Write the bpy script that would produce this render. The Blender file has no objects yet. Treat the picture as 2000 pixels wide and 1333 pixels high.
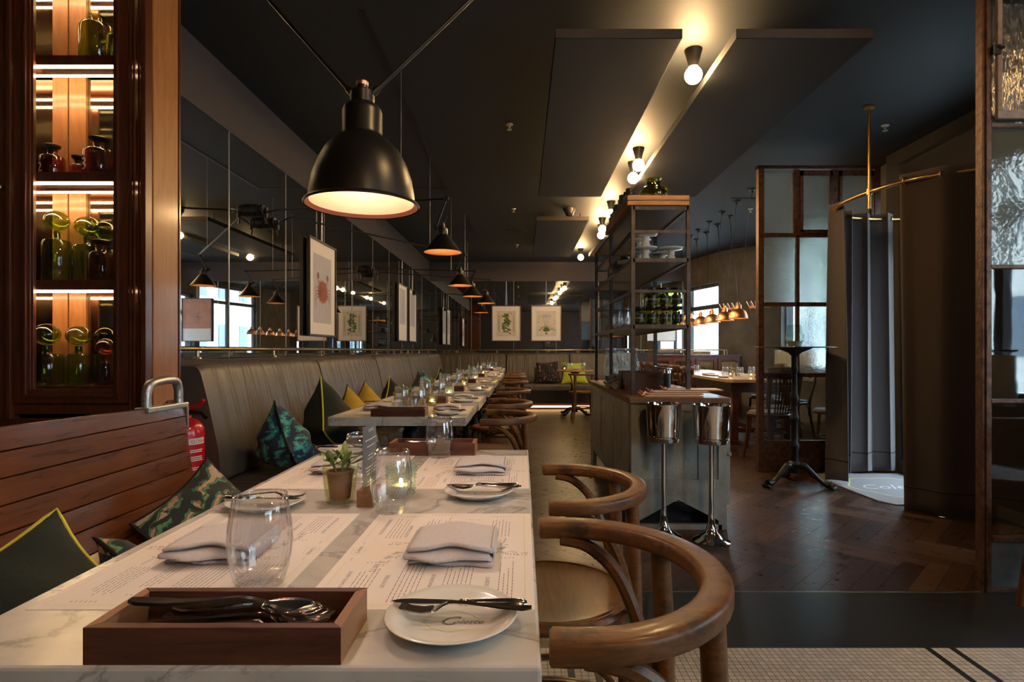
import bpy, math, random
from mathutils import Vector, Matrix
random.seed(7)
PI = math.pi
S = bpy.context.scene
COL = S.collection
# ------------------------------------------------------------------ camera, world, exposure
EYE = 1.073; F = 1120.0; CX = 1020.0; CY = 685.0
def P(x, y, Z):                      # a pixel of the photo at depth Z -> point of the room
    return Vector(((x-CX)/F*Z, Z, EYE-(y-CY)/F*Z))
cam = bpy.data.cameras.new('camera'); camo = bpy.data.objects.new('camera', cam); COL.objects.link(camo)
camo.location = (0, 0, EYE); camo.rotation_euler = (PI/2, 0, 0)
cam.sensor_width = 36; cam.lens = 36*F/2000; cam.shift_x = (1000-CX)/2000; cam.shift_y = (CY-666.5)/2000
cam.clip_start = .02
S.camera = camo
S.view_settings.view_transform = 'Standard'; S.view_settings.look = 'None'; S.view_settings.gamma = 1
S.view_settings.exposure = 1.5
S.view_settings.use_curve_mapping = False
cy = S.cycles
cy.use_denoising = True; cy.max_bounces = 10; cy.glossy_bounces = 6; cy.transmission_bounces = 8; cy.transparent_max_bounces = 24
cy.diffuse_bounces = 4
cy.sample_clamp_indirect = 4; cy.caustics_reflective = False; cy.caustics_refractive = False; cy.blur_glossy = .5
W = bpy.data.worlds.new('world'); S.world = W; W.use_nodes = True
W.node_tree.nodes['Background'].inputs[0].default_value = (.72, .88, 1, 1)
W.node_tree.nodes['Background'].inputs[1].default_value = 6
DAY = 1.0
def portal(loc, rot, sx, sy):
    l = bpy.data.lights.new('daylight_portal', 'AREA'); l.shape = 'RECTANGLE'; l.size = sx; l.size_y = sy
    l.cycles.is_portal = True
    o = bpy.data.objects.new('daylight_portal', l); o.location = loc; o.rotation_euler = rot; COL.objects.link(o)
BULB_E = 140; PEND_E = 115
# ------------------------------------------------------------------ materials
MATS = {}
def newmat(n):
    m = bpy.data.materials.new(n); m.use_nodes = True; nt = m.node_tree
    b = nt.nodes['Principled BSDF']; return m, nt, b
def L(nt, a, b): nt.links.new(a, b)
def N(nt, t, **k):
    n = nt.nodes.new(t)
    for a, v in k.items():
        if a in ('operation', 'blend_type', 'data_type', 'wave_type', 'bands_direction', 'feature', 'distance', 'noise_type', 'rings_direction', 'wave_profile'): setattr(n, a, v)
        else: n.inputs[a.replace('_', ' ')].default_value = v
    return n
def coord(nt, scale=(1, 1, 1), rot=(0, 0, 0), kind='Object'):
    tc = nt.nodes.new('ShaderNodeTexCoord'); mp = nt.nodes.new('ShaderNodeMapping')
    L(nt, tc.outputs[kind], mp.inputs[0]); mp.inputs['Scale'].default_value = scale; mp.inputs['Rotation'].default_value = rot
    return mp.outputs[0]
def ramp(nt, fac, stops):
    r = nt.nodes.new('ShaderNodeValToRGB'); e = r.color_ramp.elements
    while len(e) < len(stops): e.new(.5)
    for i, (p, c) in enumerate(stops): e[i].position = p; e[i].color = (*c, 1)
    L(nt, fac, r.inputs[0]); return r.outputs[0]
def bump(nt, b, h, s, d=.01):
    n = nt.nodes.new('ShaderNodeBump'); n.inputs['Strength'].default_value = s; n.inputs['Distance'].default_value = d
    L(nt, h, n.inputs['Height']); L(nt, n.outputs[0], b.inputs['Normal']); return n
def plain(n, c, r=.5, m=0, var=.12, vs=12, bmp=0, bs=60, coat=0, spec=.5, sheen=0):
    mt, nt, b = newmat(n)
    v = coord(nt)
    ns = N(nt, 'ShaderNodeTexNoise', Scale=vs, Detail=5.0); L(nt, v, ns.inputs[0])
    lo = tuple(x*(1-var) for x in c); hi = tuple(min(1, x*(1+var)) for x in c)
    L(nt, ramp(nt, ns.outputs[0], [(.3, lo), (.7, hi)]), b.inputs['Base Color'])
    b.inputs['Roughness'].default_value = r; b.inputs['Metallic'].default_value = m
    b.inputs['Coat Weight'].default_value = coat; b.inputs['Specular IOR Level'].default_value = spec
    b.inputs['Sheen Weight'].default_value = sheen
    if bmp:
        n2 = N(nt, 'ShaderNodeTexNoise', Scale=bs, Detail=3.0); L(nt, v, n2.inputs[0]); bump(nt, b, n2.outputs[0], bmp)
    MATS[n] = mt; return mt
def wood(n, c1, c2, axis='X', sc=1.0, r=.35, coat=.2, wear=None, fine=14):
    mt, nt, b = newmat(n)
    s = {'X': (1, 9, 9), 'Y': (9, 1, 9), 'Z': (9, 9, 1)}[axis]
    v = coord(nt, tuple(x*sc for x in s))
    b.inputs['Specular IOR Level'].default_value = .35
    ns = N(nt, 'ShaderNodeTexNoise', Scale=fine*.45, Detail=8.0, Roughness=.65, Distortion=.8); L(nt, v, ns.inputs[0])
    col = ramp(nt, ns.outputs[0], [(.28, c1), (.5, tuple((a+b_)/2 for a, b_ in zip(c1, c2))), (.72, c2)])
    if wear:
        v2 = coord(nt); w = N(nt, 'ShaderNodeTexNoise', Scale=17.0, Detail=9.0, Roughness=.7); L(nt, v2, w.inputs[0])
        mx = nt.nodes.new('ShaderNodeMixRGB'); L(nt, ramp(nt, w.outputs[0], [(.50, (0, 0, 0)), (.60, (.85, .85, .85))]), mx.inputs[0])
        L(nt, col, mx.inputs[1]); mx.inputs[2].default_value = (*wear, 1); col = mx.outputs[0]
    L(nt, col, b.inputs['Base Color'])
    rr = nt.nodes.new('ShaderNodeMapRange'); L(nt, ns.outputs[0], rr.inputs[0]); rr.inputs[3].default_value = r*.8; rr.inputs[4].default_value = r*1.25
    L(nt, rr.outputs[0], b.inputs['Roughness'])
    b.inputs['Coat Weight'].default_value = coat; b.inputs['Coat Roughness'].default_value = .15
    bump(nt, b, ns.outputs[0], .25, .002)
    MATS[n] = mt; return mt
def emis(n, c, s):
    mt, nt, b = newmat(n); b.inputs['Base Color'].default_value = (*c, 1)
    b.inputs['Emission Color'].default_value = (*c, 1); b.inputs['Emission Strength'].default_value = s
    MATS[n] = mt; return mt
def thin(n, tint=(1, 1, 1), refl=1.0, rough=.02, edge=.9, bmp=0, bs=40, trans=0.0, dist=.004, axis=(1, 1, 1), haze=0):
    # clear pane or thin vessel: light passes straight, the surface reflects by its angle; trans = share that scatters through the pane
    mt, nt, b = newmat(n); nt.nodes.remove(b); out = nt.nodes['Material Output']
    t = nt.nodes.new('ShaderNodeBsdfTransparent'); t.inputs[0].default_value = (*tint, 1)
    g = nt.nodes.new('ShaderNodeBsdfGlossy'); g.inputs['Roughness'].default_value = rough
    fr = nt.nodes.new('ShaderNodeLayerWeight'); fr.inputs[0].default_value = .5
    pw = N(nt, 'ShaderNodeMath', operation='POWER'); pw.inputs[1].default_value = 4.0; L(nt, fr.outputs['Facing'], pw.inputs[0])
    ma = N(nt, 'ShaderNodeMath', operation='MULTIPLY_ADD'); ma.inputs[1].default_value = edge; ma.inputs[2].default_value = .05*refl; ma.use_clamp = True; L(nt, pw.outputs[0], ma.inputs[0]); ml = ma
    src = t.outputs[0]
    if trans:
        rf = nt.nodes.new('ShaderNodeBsdfRefraction'); rf.inputs[0].default_value = (*tint, 1); rf.inputs['Roughness'].default_value = .16; rf.inputs['IOR'].default_value = 1.06
        mm = nt.nodes.new('ShaderNodeMixShader'); mm.inputs[0].default_value = trans; L(nt, t.outputs[0], mm.inputs[1]); L(nt, rf.outputs[0], mm.inputs[2]); src = mm.outputs[0]
    if haze:
        tl = nt.nodes.new('ShaderNodeBsdfTranslucent'); tl.inputs[0].default_value = (.52, .68, .80, 1); mh = nt.nodes.new('ShaderNodeMixShader'); mh.inputs[0].default_value = haze
        L(nt, src, mh.inputs[1]); L(nt, tl.outputs[0], mh.inputs[2]); src = mh.outputs[0]
    mx = nt.nodes.new('ShaderNodeMixShader'); L(nt, ml.outputs[0], mx.inputs[0]); L(nt, src, mx.inputs[1]); L(nt, g.outputs[0], mx.inputs[2])
    L(nt, mx.outputs[0], out.inputs[0])
    if bmp:
        v = coord(nt, axis); ns = N(nt, 'ShaderNodeTexNoise', Scale=bs, Detail=2.0); L(nt, v, ns.inputs[0])
        bn = nt.nodes.new('ShaderNodeBump'); bn.inputs['Strength'].default_value = bmp; bn.inputs['Distance'].default_value = dist
        L(nt, ns.outputs[0], bn.inputs['Height']); L(nt, bn.outputs[0], g.inputs['Normal']); L(nt, bn.outputs[0], fr.inputs['Normal'])
        if trans: L(nt, bn.outputs[0], rf.inputs['Normal'])
    MATS[n] = mt; return mt

wall_dark = plain('wall_dark', (.050, .043, .040), .8, var=.15, vs=3, bmp=.15, bs=30)
soffit_m = plain('soffit_mauve', (.060, .050, .052), .75, var=.05)
ceil_m = plain('ceiling_charcoal', (.021, .025, .029), .62, var=.06, vs=2)
panel_m = plain('acoustic_panel', (.017, .020, .022), .8, var=.08, vs=90, bmp=.2, bs=400)
panel_edge = plain('panel_edge_brown', (.055, .038, .03), .7)
concrete = plain('concrete', (.13, .115, .10), .8, var=.25, vs=4, bmp=.3, bs=20)
black_metal = plain('black_metal', (.012, .011, .011), .38, m=.3, var=.1)
satin_black = plain('satin_black_enamel', (.010, .008, .007), .34, var=.1, spec=.6)
iron = plain('cast_iron', (.018, .018, .02), .4, m=.6, bmp=.2, bs=80)
steel_frame = plain('raw_steel', (.085, .065, .055), .45, m=.75, var=.3, vs=20)
rust_frame = plain('worn_brown_steel', (.10, .045, .025), .5, m=.35, var=.55, vs=30, bmp=.3, bs=70)
chrome = plain('chrome', (.85, .83, .80), .06, m=1, var=.02)
cutlery_m = plain('polished_cutlery', (.80, .76, .72), .12, m=1, var=.03)
brass = plain('brushed_brass', (.62, .40, .16), .32, m=1, var=.15, vs=30)
old_brass = plain('aged_brass', (.40, .30, .17), .3, m=1, var=.2)
copper = plain('copper', (.98, .50, .30), .36, m=1, var=.08)
alum = plain('cast_aluminium', (.55, .55, .54), .38, m=.9, var=.15, bmp=.2, bs=60)
white_c = plain('white_porcelain', (.82, .80, .76), .18, var=.02, coat=.5)
napkin_m = plain('napkin_cloth', (.74, .68, .70), .9, var=.05, vs=200, bmp=.5, bs=900, sheen=.3)
napkin_grey = plain('napkin_grey', (.32, .30, .32), .9, var=.1, vs=60, bmp=.4, bs=300, sheen=.3)
paper_m = plain('menu_paper', (.80, .74, .70), .65, var=.015, vs=5)
ink = plain('ink_grey', (.13, .12, .14), .7)
ink_lt = plain('ink_light', (.42, .40, .42), .7)
lime_ink = plain('lime_ink', (.58, .60, .20), .6)
slate_card = plain('slate_card', (.12, .13, .15), .5, var=.05)
white_ink = plain('white_ink', (.85, .85, .85), .6)
leather = None
red_paint = plain('red_paint', (.62, .012, .02), .25, coat=.4, var=.03)
black_plastic = plain('black_plastic', (.012, .012, .013), .35)
dark_cherry = wood('dark_cherry', (.058, .013, .006), (.155, .040, .014), 'Z', r=.3, coat=.6)
pine_orange = wood('orange_pine', (.30, .105, .025), (.46, .19, .055), 'Z', r=.4, coat=.3)
bench_wood = wood('varnished_bench_wood', (.080, .020, .006), (.215, .066, .015), 'Y', r=.28, coat=.35, sc=.8)
chair_wood = wood('worn_bentwood', (.078, .028, .008), (.215, .086, .022), 'X', sc=1.6, r=.42, coat=.12, wear=(.045, .020, .010), fine=16)
chair_dark = wood('dark_bentwood', (.050, .020, .010), (.12, .052, .024), 'X', sc=1.6, r=.4, coat=.3)
seat_wood = wood('seat_plywood', (.11, .048, .016), (.22, .10, .034), 'Y', r=.36, coat=.4)
walnut = wood('walnut', (.050, .018, .010), (.135, .050, .026), 'X', sc=1.5, r=.5, coat=.05)
walnut_end = wood('walnut_light', (.20, .095, .045), (.34, .17, .085), 'Y', sc=2, r=.5, coat=.05)
old_board = wood('old_board', (.10, .048, .022), (.28, .14, .062), 'Y', sc=1.2, r=.5, coat=.1)
tray_wood = wood('oak_tray', (.28, .13, .05), (.48, .25, .11), 'X', r=.5, coat=.1)
pale_wood = wood('pale_tabletop', (.42, .30, .16), (.60, .45, .27), 'Y', r=.35, coat=.2)
red_wood = wood('mahogany', (.05, .013, .008), (.11, .03, .016), 'X', r=.3, coat=.5)
grey_cab = plain('chipped_grey_green_paint', (.36, .375, .345), .5, var=.28, vs=7, bmp=.25, bs=50)
velvet = plain('dark_green_velvet', (.004, .013, .010), .8, sheen=.05, bmp=.2, bs=50)
velvet_black = plain('black_velvet', (.005, .006, .006), .8, sheen=.06)
mustard = plain('mustard_cloth', (.50, .34, .02), .8, sheen=.3, bmp=.15, bs=200)
lime_cloth = plain('lime_cloth', (.50, .60, .04), .8, sheen=.3)
yellow_cord = plain('yellow_cord', (.62, .58, .05), .6)
black_cord = plain('black_cord', (.01, .01, .012), .7)
curtain_m = plain('brown_wool_curtain', (.036, .021, .016), .9, var=.15, vs=120, bmp=.3, bs=500, sheen=.4)
curtain_g = plain('grey_wool_curtain', (.085, .072, .074), .9, var=.15, vs=120, bmp=.3, bs=500, sheen=.5)
curtain_w = plain('white_cafe_curtain', (.70, .68, .62), .9, var=.05)
mat_grey = plain('door_mat', (.30, .29, .31), .95, var=.2, vs=200, bmp=.6, bs=500)
mat_yel = plain('door_mat_yellow', (.55, .56, .22), .95)
mat_lt = plain('door_mat_light', (.50, .49, .50), .95)
terracotta = plain('terracotta', (.36, .125, .07), .7, var=.12)
leafm = plain('succulent_leaf', (.16, .24, .065), .4, var=.35, vs=40, coat=.2)
soil = plain('soil', (.03, .02, .015), .95)
wax = plain('wax', (.80, .72, .55), .5)
pickle = plain('pickle', (.24, .20, .02), .35, var=.4, vs=50, coat=.4)
black_lid = plain('black_lid', (.01, .01, .01), .3)
lamp_in = plain('lamp_inside_peach', (.21, .085, .048), .5, var=.03)
lamp_in2 = plain('lamp_inside_copper', (.17, .068, .024), .45, var=.05)
seat_pad = plain('seat_pad_grey', (.13, .125, .13), .55, coat=.1)
grey_panel = plain('zinc_panel', (.075, .085, .09), .6, var=.4, vs=10)
facade_m = plain('pale_facade', (.62, .60, .56), .9, var=.05)
facade_r = plain('brick_facade', (.42, .20, .14), .9, var=.1)
facade_g = plain('facade_window', (.10, .13, .16), .2)
street_m = plain('street', (.30, .30, .30), .9)
green_m = plain('street_leaves', (.12, .22, .05), .8, var=.4)
bulb_m = emis('bulb_glow', (1.0, .62, .27), BULB_E)
pend_m = emis('pendant_glow', (1.0, .80, .64), PEND_E)
lampb_m = emis('lamp_glow', (1.0, .70, .42), 120)
led_m = emis('led_strip', (1.0, .72, .38), 24)
flame_m = emis('candle_flame', (1.0, .62, .22), 30)
pane_glass = thin('window_glass', (.96, .99, 1.0))
glass_thin = thin('tumbler_glass', (.99, .995, 1.0), refl=2.2, edge=.5, haze=.05)
glass_pale = thin('bottle_glass', (.965, .99, .98), refl=1.8, edge=.6)
glass_amber = thin('amber_glass', (.72, .24, .05), refl=1.8)
glass_green = thin('green_glass', (.60, .72, .14), refl=1.8)
glass_dkgreen = thin('dark_green_glass', (.50, .66, .16), refl=1.8)
glass_sage = thin('sage_ribbed_glass', (.94, .95, .80), refl=1.8, rough=.08, edge=.4, bmp=.5, bs=260)
glass_hob = thin('grey_hobnail_glass', (.92, .96, .93), refl=2.0, edge=.4, haze=.12, rough=.1, bmp=1.0, bs=330)
glass_geo = thin('geometric_glass', (.84, .93, .88), refl=2.5)
cab_glass = thin('cabinet_glass', (.98, .98, .98), refl=.6)
tex_glass = thin('rolled_glass', (.88, .94, .97), refl=1.6, rough=.16, bmp=.9, bs=55, trans=.75, dist=.01, haze=.26)
reed_glass = thin('reeded_glass', (.85, .92, .95), refl=2.5, rough=.26, bmp=.9, bs=60, trans=.8, dist=.01, axis=(.3, 1, 6), haze=.3)
clear_old = thin('old_clear_glass', (.85, .92, .95), refl=1.6, rough=.03, bmp=.1, bs=6)
refl_glass = thin('street_reflecting_glass', (.45, .5, .52), refl=2.0, rough=.02, bmp=.12, bs=5)
refl_tex = thin('rippled_reflecting_glass', (.4, .42, .43), refl=2.2, rough=.09, bmp=.5, bs=22, dist=.003, haze=.28)
refl_reed = thin('reeded_reflecting_glass', (.35, .36, .36), refl=7, haze=.1, rough=.22, bmp=.8, bs=30, dist=.01, axis=(2, 1, .5))

def rib_glass():
    m = thin('ribbed_tumbler_glass', (.985, .99, .995), refl=2.6, rough=.015, edge=.6); nt = m.node_tree
    tc = nt.nodes.new('ShaderNodeTexCoord'); sp = nt.nodes.new('ShaderNodeSeparateXYZ'); L(nt, tc.outputs['Object'], sp.inputs[0])
    a = N(nt, 'ShaderNodeMath', operation='ARCTAN2'); L(nt, sp.outputs[0], a.inputs[0]); L(nt, sp.outputs[1], a.inputs[1])
    q = N(nt, 'ShaderNodeMath', operation='MULTIPLY'); q.inputs[1].default_value = 26; L(nt, a.outputs[0], q.inputs[0])
    s = N(nt, 'ShaderNodeMath', operation='SINE'); L(nt, q.outputs[0], s.inputs[0])
    bn = nt.nodes.new('ShaderNodeBump'); bn.inputs['Strength'].default_value = .8; bn.inputs['Distance'].default_value = .0008; L(nt, s.outputs[0], bn.inputs['Height'])
    for n in nt.nodes:
        if n.bl_idname in ('ShaderNodeBsdfGlossy', 'ShaderNodeLayerWeight'): L(nt, bn.outputs[0], n.inputs['Normal'])
    return m
tumbler_m = rib_glass()
def marble():
    mt, nt, b = newmat('white_marble'); v = coord(nt)
    n1 = N(nt, 'ShaderNodeTexNoise', Scale=3.2, Detail=12.0, Roughness=.62, Distortion=1.6); L(nt, v, n1.inputs[0])
    n2 = N(nt, 'ShaderNodeTexNoise', Scale=11.0, Detail=8.0, Distortion=.7); L(nt, v, n2.inputs[0])
    c1 = ramp(nt, n1.outputs[0], [(.40, (.60, .58, .54)), (.475, (.58, .56, .53)), (.50, (.36, .35, .34)), (.525, (.60, .58, .55)), (.7, (.66, .64, .60))])
    c2 = ramp(nt, n2.outputs[0], [(.3, (.78, .78, .78)), (.6, (1, 1, 1))])
    mx = nt.nodes.new('ShaderNodeMixRGB'); mx.blend_type = 'MULTIPLY'; mx.inputs[0].default_value = .7; L(nt, c1, mx.inputs[1]); L(nt, c2, mx.inputs[2])
    L(nt, mx.outputs[0], b.inputs['Base Color']); b.inputs['Roughness'].default_value = .22
    return mt
marble_m = marble()
def leather_f(name, axis):
    mt, nt, b = newmat(name)
    v = coord(nt, (1, 9, .9) if axis == 'Y' else (9, 1, .9)); n = N(nt, 'ShaderNodeTexNoise', Scale=1.5, Detail=1.2, Distortion=1.1); L(nt, v, n.inputs[0])
    v2 = coord(nt); n2 = N(nt, 'ShaderNodeTexNoise', Scale=5.0, Detail=4.0); L(nt, v2, n2.inputs[0])
    L(nt, ramp(nt, n2.outputs[0], [(.3, (.085, .072, .058)), (.7, (.11, .093, .075))]), b.inputs['Base Color'])
    b.inputs['Roughness'].default_value = .42; bump(nt, b, n.outputs[0], .55, .03)
    return mt
leather = leather_f('taupe_leather', 'Y'); leather_x = leather_f('taupe_leather_back', 'X')
def mirror_f():
    mt, nt, b = newmat('antique_mirror'); v = coord(nt)
    n = N(nt, 'ShaderNodeTexNoise', Scale=26.0, Detail=9.0, Roughness=.8); L(nt, v, n.inputs[0])
    g = nt.nodes.new('ShaderNodeBsdfGlossy'); g.inputs[0].default_value = (.62, .65, .66, 1); g.inputs['Roughness'].default_value = 0.012
    d = nt.nodes.new('ShaderNodeBsdfDiffuse'); d.inputs[0].default_value = (.10, .095, .085, 1)
    mx = nt.nodes.new('ShaderNodeMixShader'); L(nt, ramp(nt, n.outputs[0], [(.60, (.05, .05, .05)), (.72, (.5, .5, .5))]), mx.inputs[0])
    L(nt, g.outputs[0], mx.inputs[1]); L(nt, d.outputs[0], mx.inputs[2]); L(nt, mx.outputs[0], nt.nodes['Material Output'].inputs[0])
    nt.nodes.remove(b); return mt
mirror_m = mirror_f()
def smoky():
    mt, nt, b = newmat('smoky_cabinet_mirror'); b.inputs['Metallic'].default_value = 1; b.inputs['Base Color'].default_value = (.42, .36, .24, 1); b.inputs['Roughness'].default_value = .05
    return mt
smoky_m = smoky()
def print_cloth(name, base, cols, sc, axis=(1, 1, 1), thr=.43):
    mt, nt, b = newmat(name); v = coord(nt, axis)
    w = N(nt, 'ShaderNodeTexWave', Scale=sc, Distortion=9.0, Detail=3.0); w.inputs['Detail Scale'].default_value = 1.3; L(nt, v, w.inputs[0])
    n = N(nt, 'ShaderNodeTexNoise', Scale=sc*1.7, Detail=4.0, Distortion=2.0); L(nt, v, n.inputs[0])
    c1 = ramp(nt, w.outputs[1] if len(w.outputs) > 1 else w.outputs[0], [(0, base), (.35, base), (.42, cols[0]), (.62, cols[1]), (.75, base), (.9, cols[2])])
    mx = nt.nodes.new('ShaderNodeMixRGB'); L(nt, ramp(nt, n.outputs[0], [(thr, (0, 0, 0)), (thr+.06, (1, 1, 1))]), mx.inputs[0]); L(nt, c1, mx.inputs[2]); mx.inputs[1].default_value = (*base, 1)
    L(nt, mx.outputs[0], b.inputs['Base Color']); b.inputs['Roughness'].default_value = .75; b.inputs['Sheen Weight'].default_value = .2
    return mt
palm_cloth = print_cloth('teal_palm_print', (.004, .030, .085), [(.015, .30, .25), (.04, .50, .42), (.10, .55, .50)], 4, (1, 1, 2.4))
green_cloth = print_cloth('green_leaf_print', (.02, .035, .04), [(.04, .26, .13), (.18, .42, .22), (.60, .45, .33)], 6)
floral_cloth = print_cloth('floral_print', (.008, .007, .010), [(.30, .02, .05), (.06, .13, .03), (.50, .20, .18)], 7, thr=.56)
def parquet():
    mt, nt, b = newmat('herringbone_oak')
    at = nt.nodes.new('ShaderNodeAttribute'); at.attribute_name = 'plank'
    c = ramp(nt, at.outputs['Fac'], [(0, (.032, .017, .012)), (.35, (.052, .026, .018)), (.7, (.072, .038, .025)), (1, (.105, .062, .043))])
    v = coord(nt, (6, 6, 6)); n = N(nt, 'ShaderNodeTexNoise', Scale=3.0, Detail=9.0, Roughness=.7); L(nt, v, n.inputs[0])
    mx = nt.nodes.new('ShaderNodeMixRGB'); mx.blend_type = 'MULTIPLY'; mx.inputs[0].default_value = .75
    L(nt, c, mx.inputs[1]); L(nt, ramp(nt, n.outputs[0], [(.3, (.55, .55, .55)), (.65, (1.15, 1.15, 1.15))]), mx.inputs[2]); L(nt, mx.outputs[0], b.inputs['Base Color'])
    rr = nt.nodes.new('ShaderNodeMapRange'); L(nt, n.outputs[0], rr.inputs[0]); rr.inputs[3].default_value = .18; rr.inputs[4].default_value = .42; L(nt, rr.outputs[0], b.inputs['Roughness'])
    bump(nt, b, n.outputs[0], .25, .004)
    return mt
parquet_m = parquet()
def mosaic(name, c, grout, rough, stripes=()):
    mt, nt, b = newmat(name); g = nt.nodes.new('ShaderNodeNewGeometry'); sp = nt.nodes.new('ShaderNodeSeparateXYZ'); L(nt, g.outputs['Position'], sp.inputs[0])
    T = .0220
    def mth(op, a, v=None):
        m = N(nt, 'ShaderNodeMath', operation=op)
        if hasattr(a, 'node'): L(nt, a, m.inputs[0])
        else: m.inputs[0].default_value = a
        if v is not None:
            if hasattr(v, 'node'): L(nt, v, m.inputs[1])
            else: m.inputs[1].default_value = v
        return m.outputs[0]
    def edge(o, off):
        k = mth('DIVIDE', mth('ADD', o, off), T); fr = mth('FRACT', k); d = mth('ABSOLUTE', mth('SUBTRACT', fr, .5))
        return mth('GREATER_THAN', d, .455), mth('FLOOR', k)
    ex, kx = edge(sp.outputs[0], 20.0); ey, ky = edge(sp.outputs[1], 20.0-2.068+.0110*0)
    gr = mth('MAXIMUM', ex, ey)
    wn = nt.nodes.new('ShaderNodeTexWhiteNoise'); cb = nt.nodes.new('ShaderNodeCombineXYZ'); L(nt, kx, cb.inputs[0]); L(nt, ky, cb.inputs[1]); L(nt, cb.outputs[0], wn.inputs[0])
    col = ramp(nt, wn.outputs['Value'], [(0, tuple(x*.85 for x in c)), (1, tuple(x*1.1 for x in c))])
    for s0 in stripes:
        ks = math.floor((s0+20.0)/T)
        eq = mth('COMPARE', kx, float(ks)); nt.nodes[-1].inputs[2].default_value = .5
        mx = nt.nodes.new('ShaderNodeMixRGB'); L(nt, eq, mx.inputs[0]); L(nt, col, mx.inputs[1]); mx.inputs[2].default_value = (.012, .012, .013, 1); col = mx.outputs[0]
    mx = nt.nodes.new('ShaderNodeMixRGB'); L(nt, gr, mx.inputs[0]); L(nt, col, mx.inputs[1]); mx.inputs[2].default_value = (*grout, 1)
    L(nt, mx.outputs[0], b.inputs['Base Color']); b.inputs['Roughness'].default_value = rough
    bump(nt, b, gr, -.4, .001)
    return mt
tile_white = mosaic('white_mosaic', (.52, .45, .38), (.035, .03, .027), .4, (.163, .251, 1.456, 1.544))
tile_black = mosaic('black_mosaic', (.017, .018, .018), (.0045, .003, .003), .36)

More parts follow.
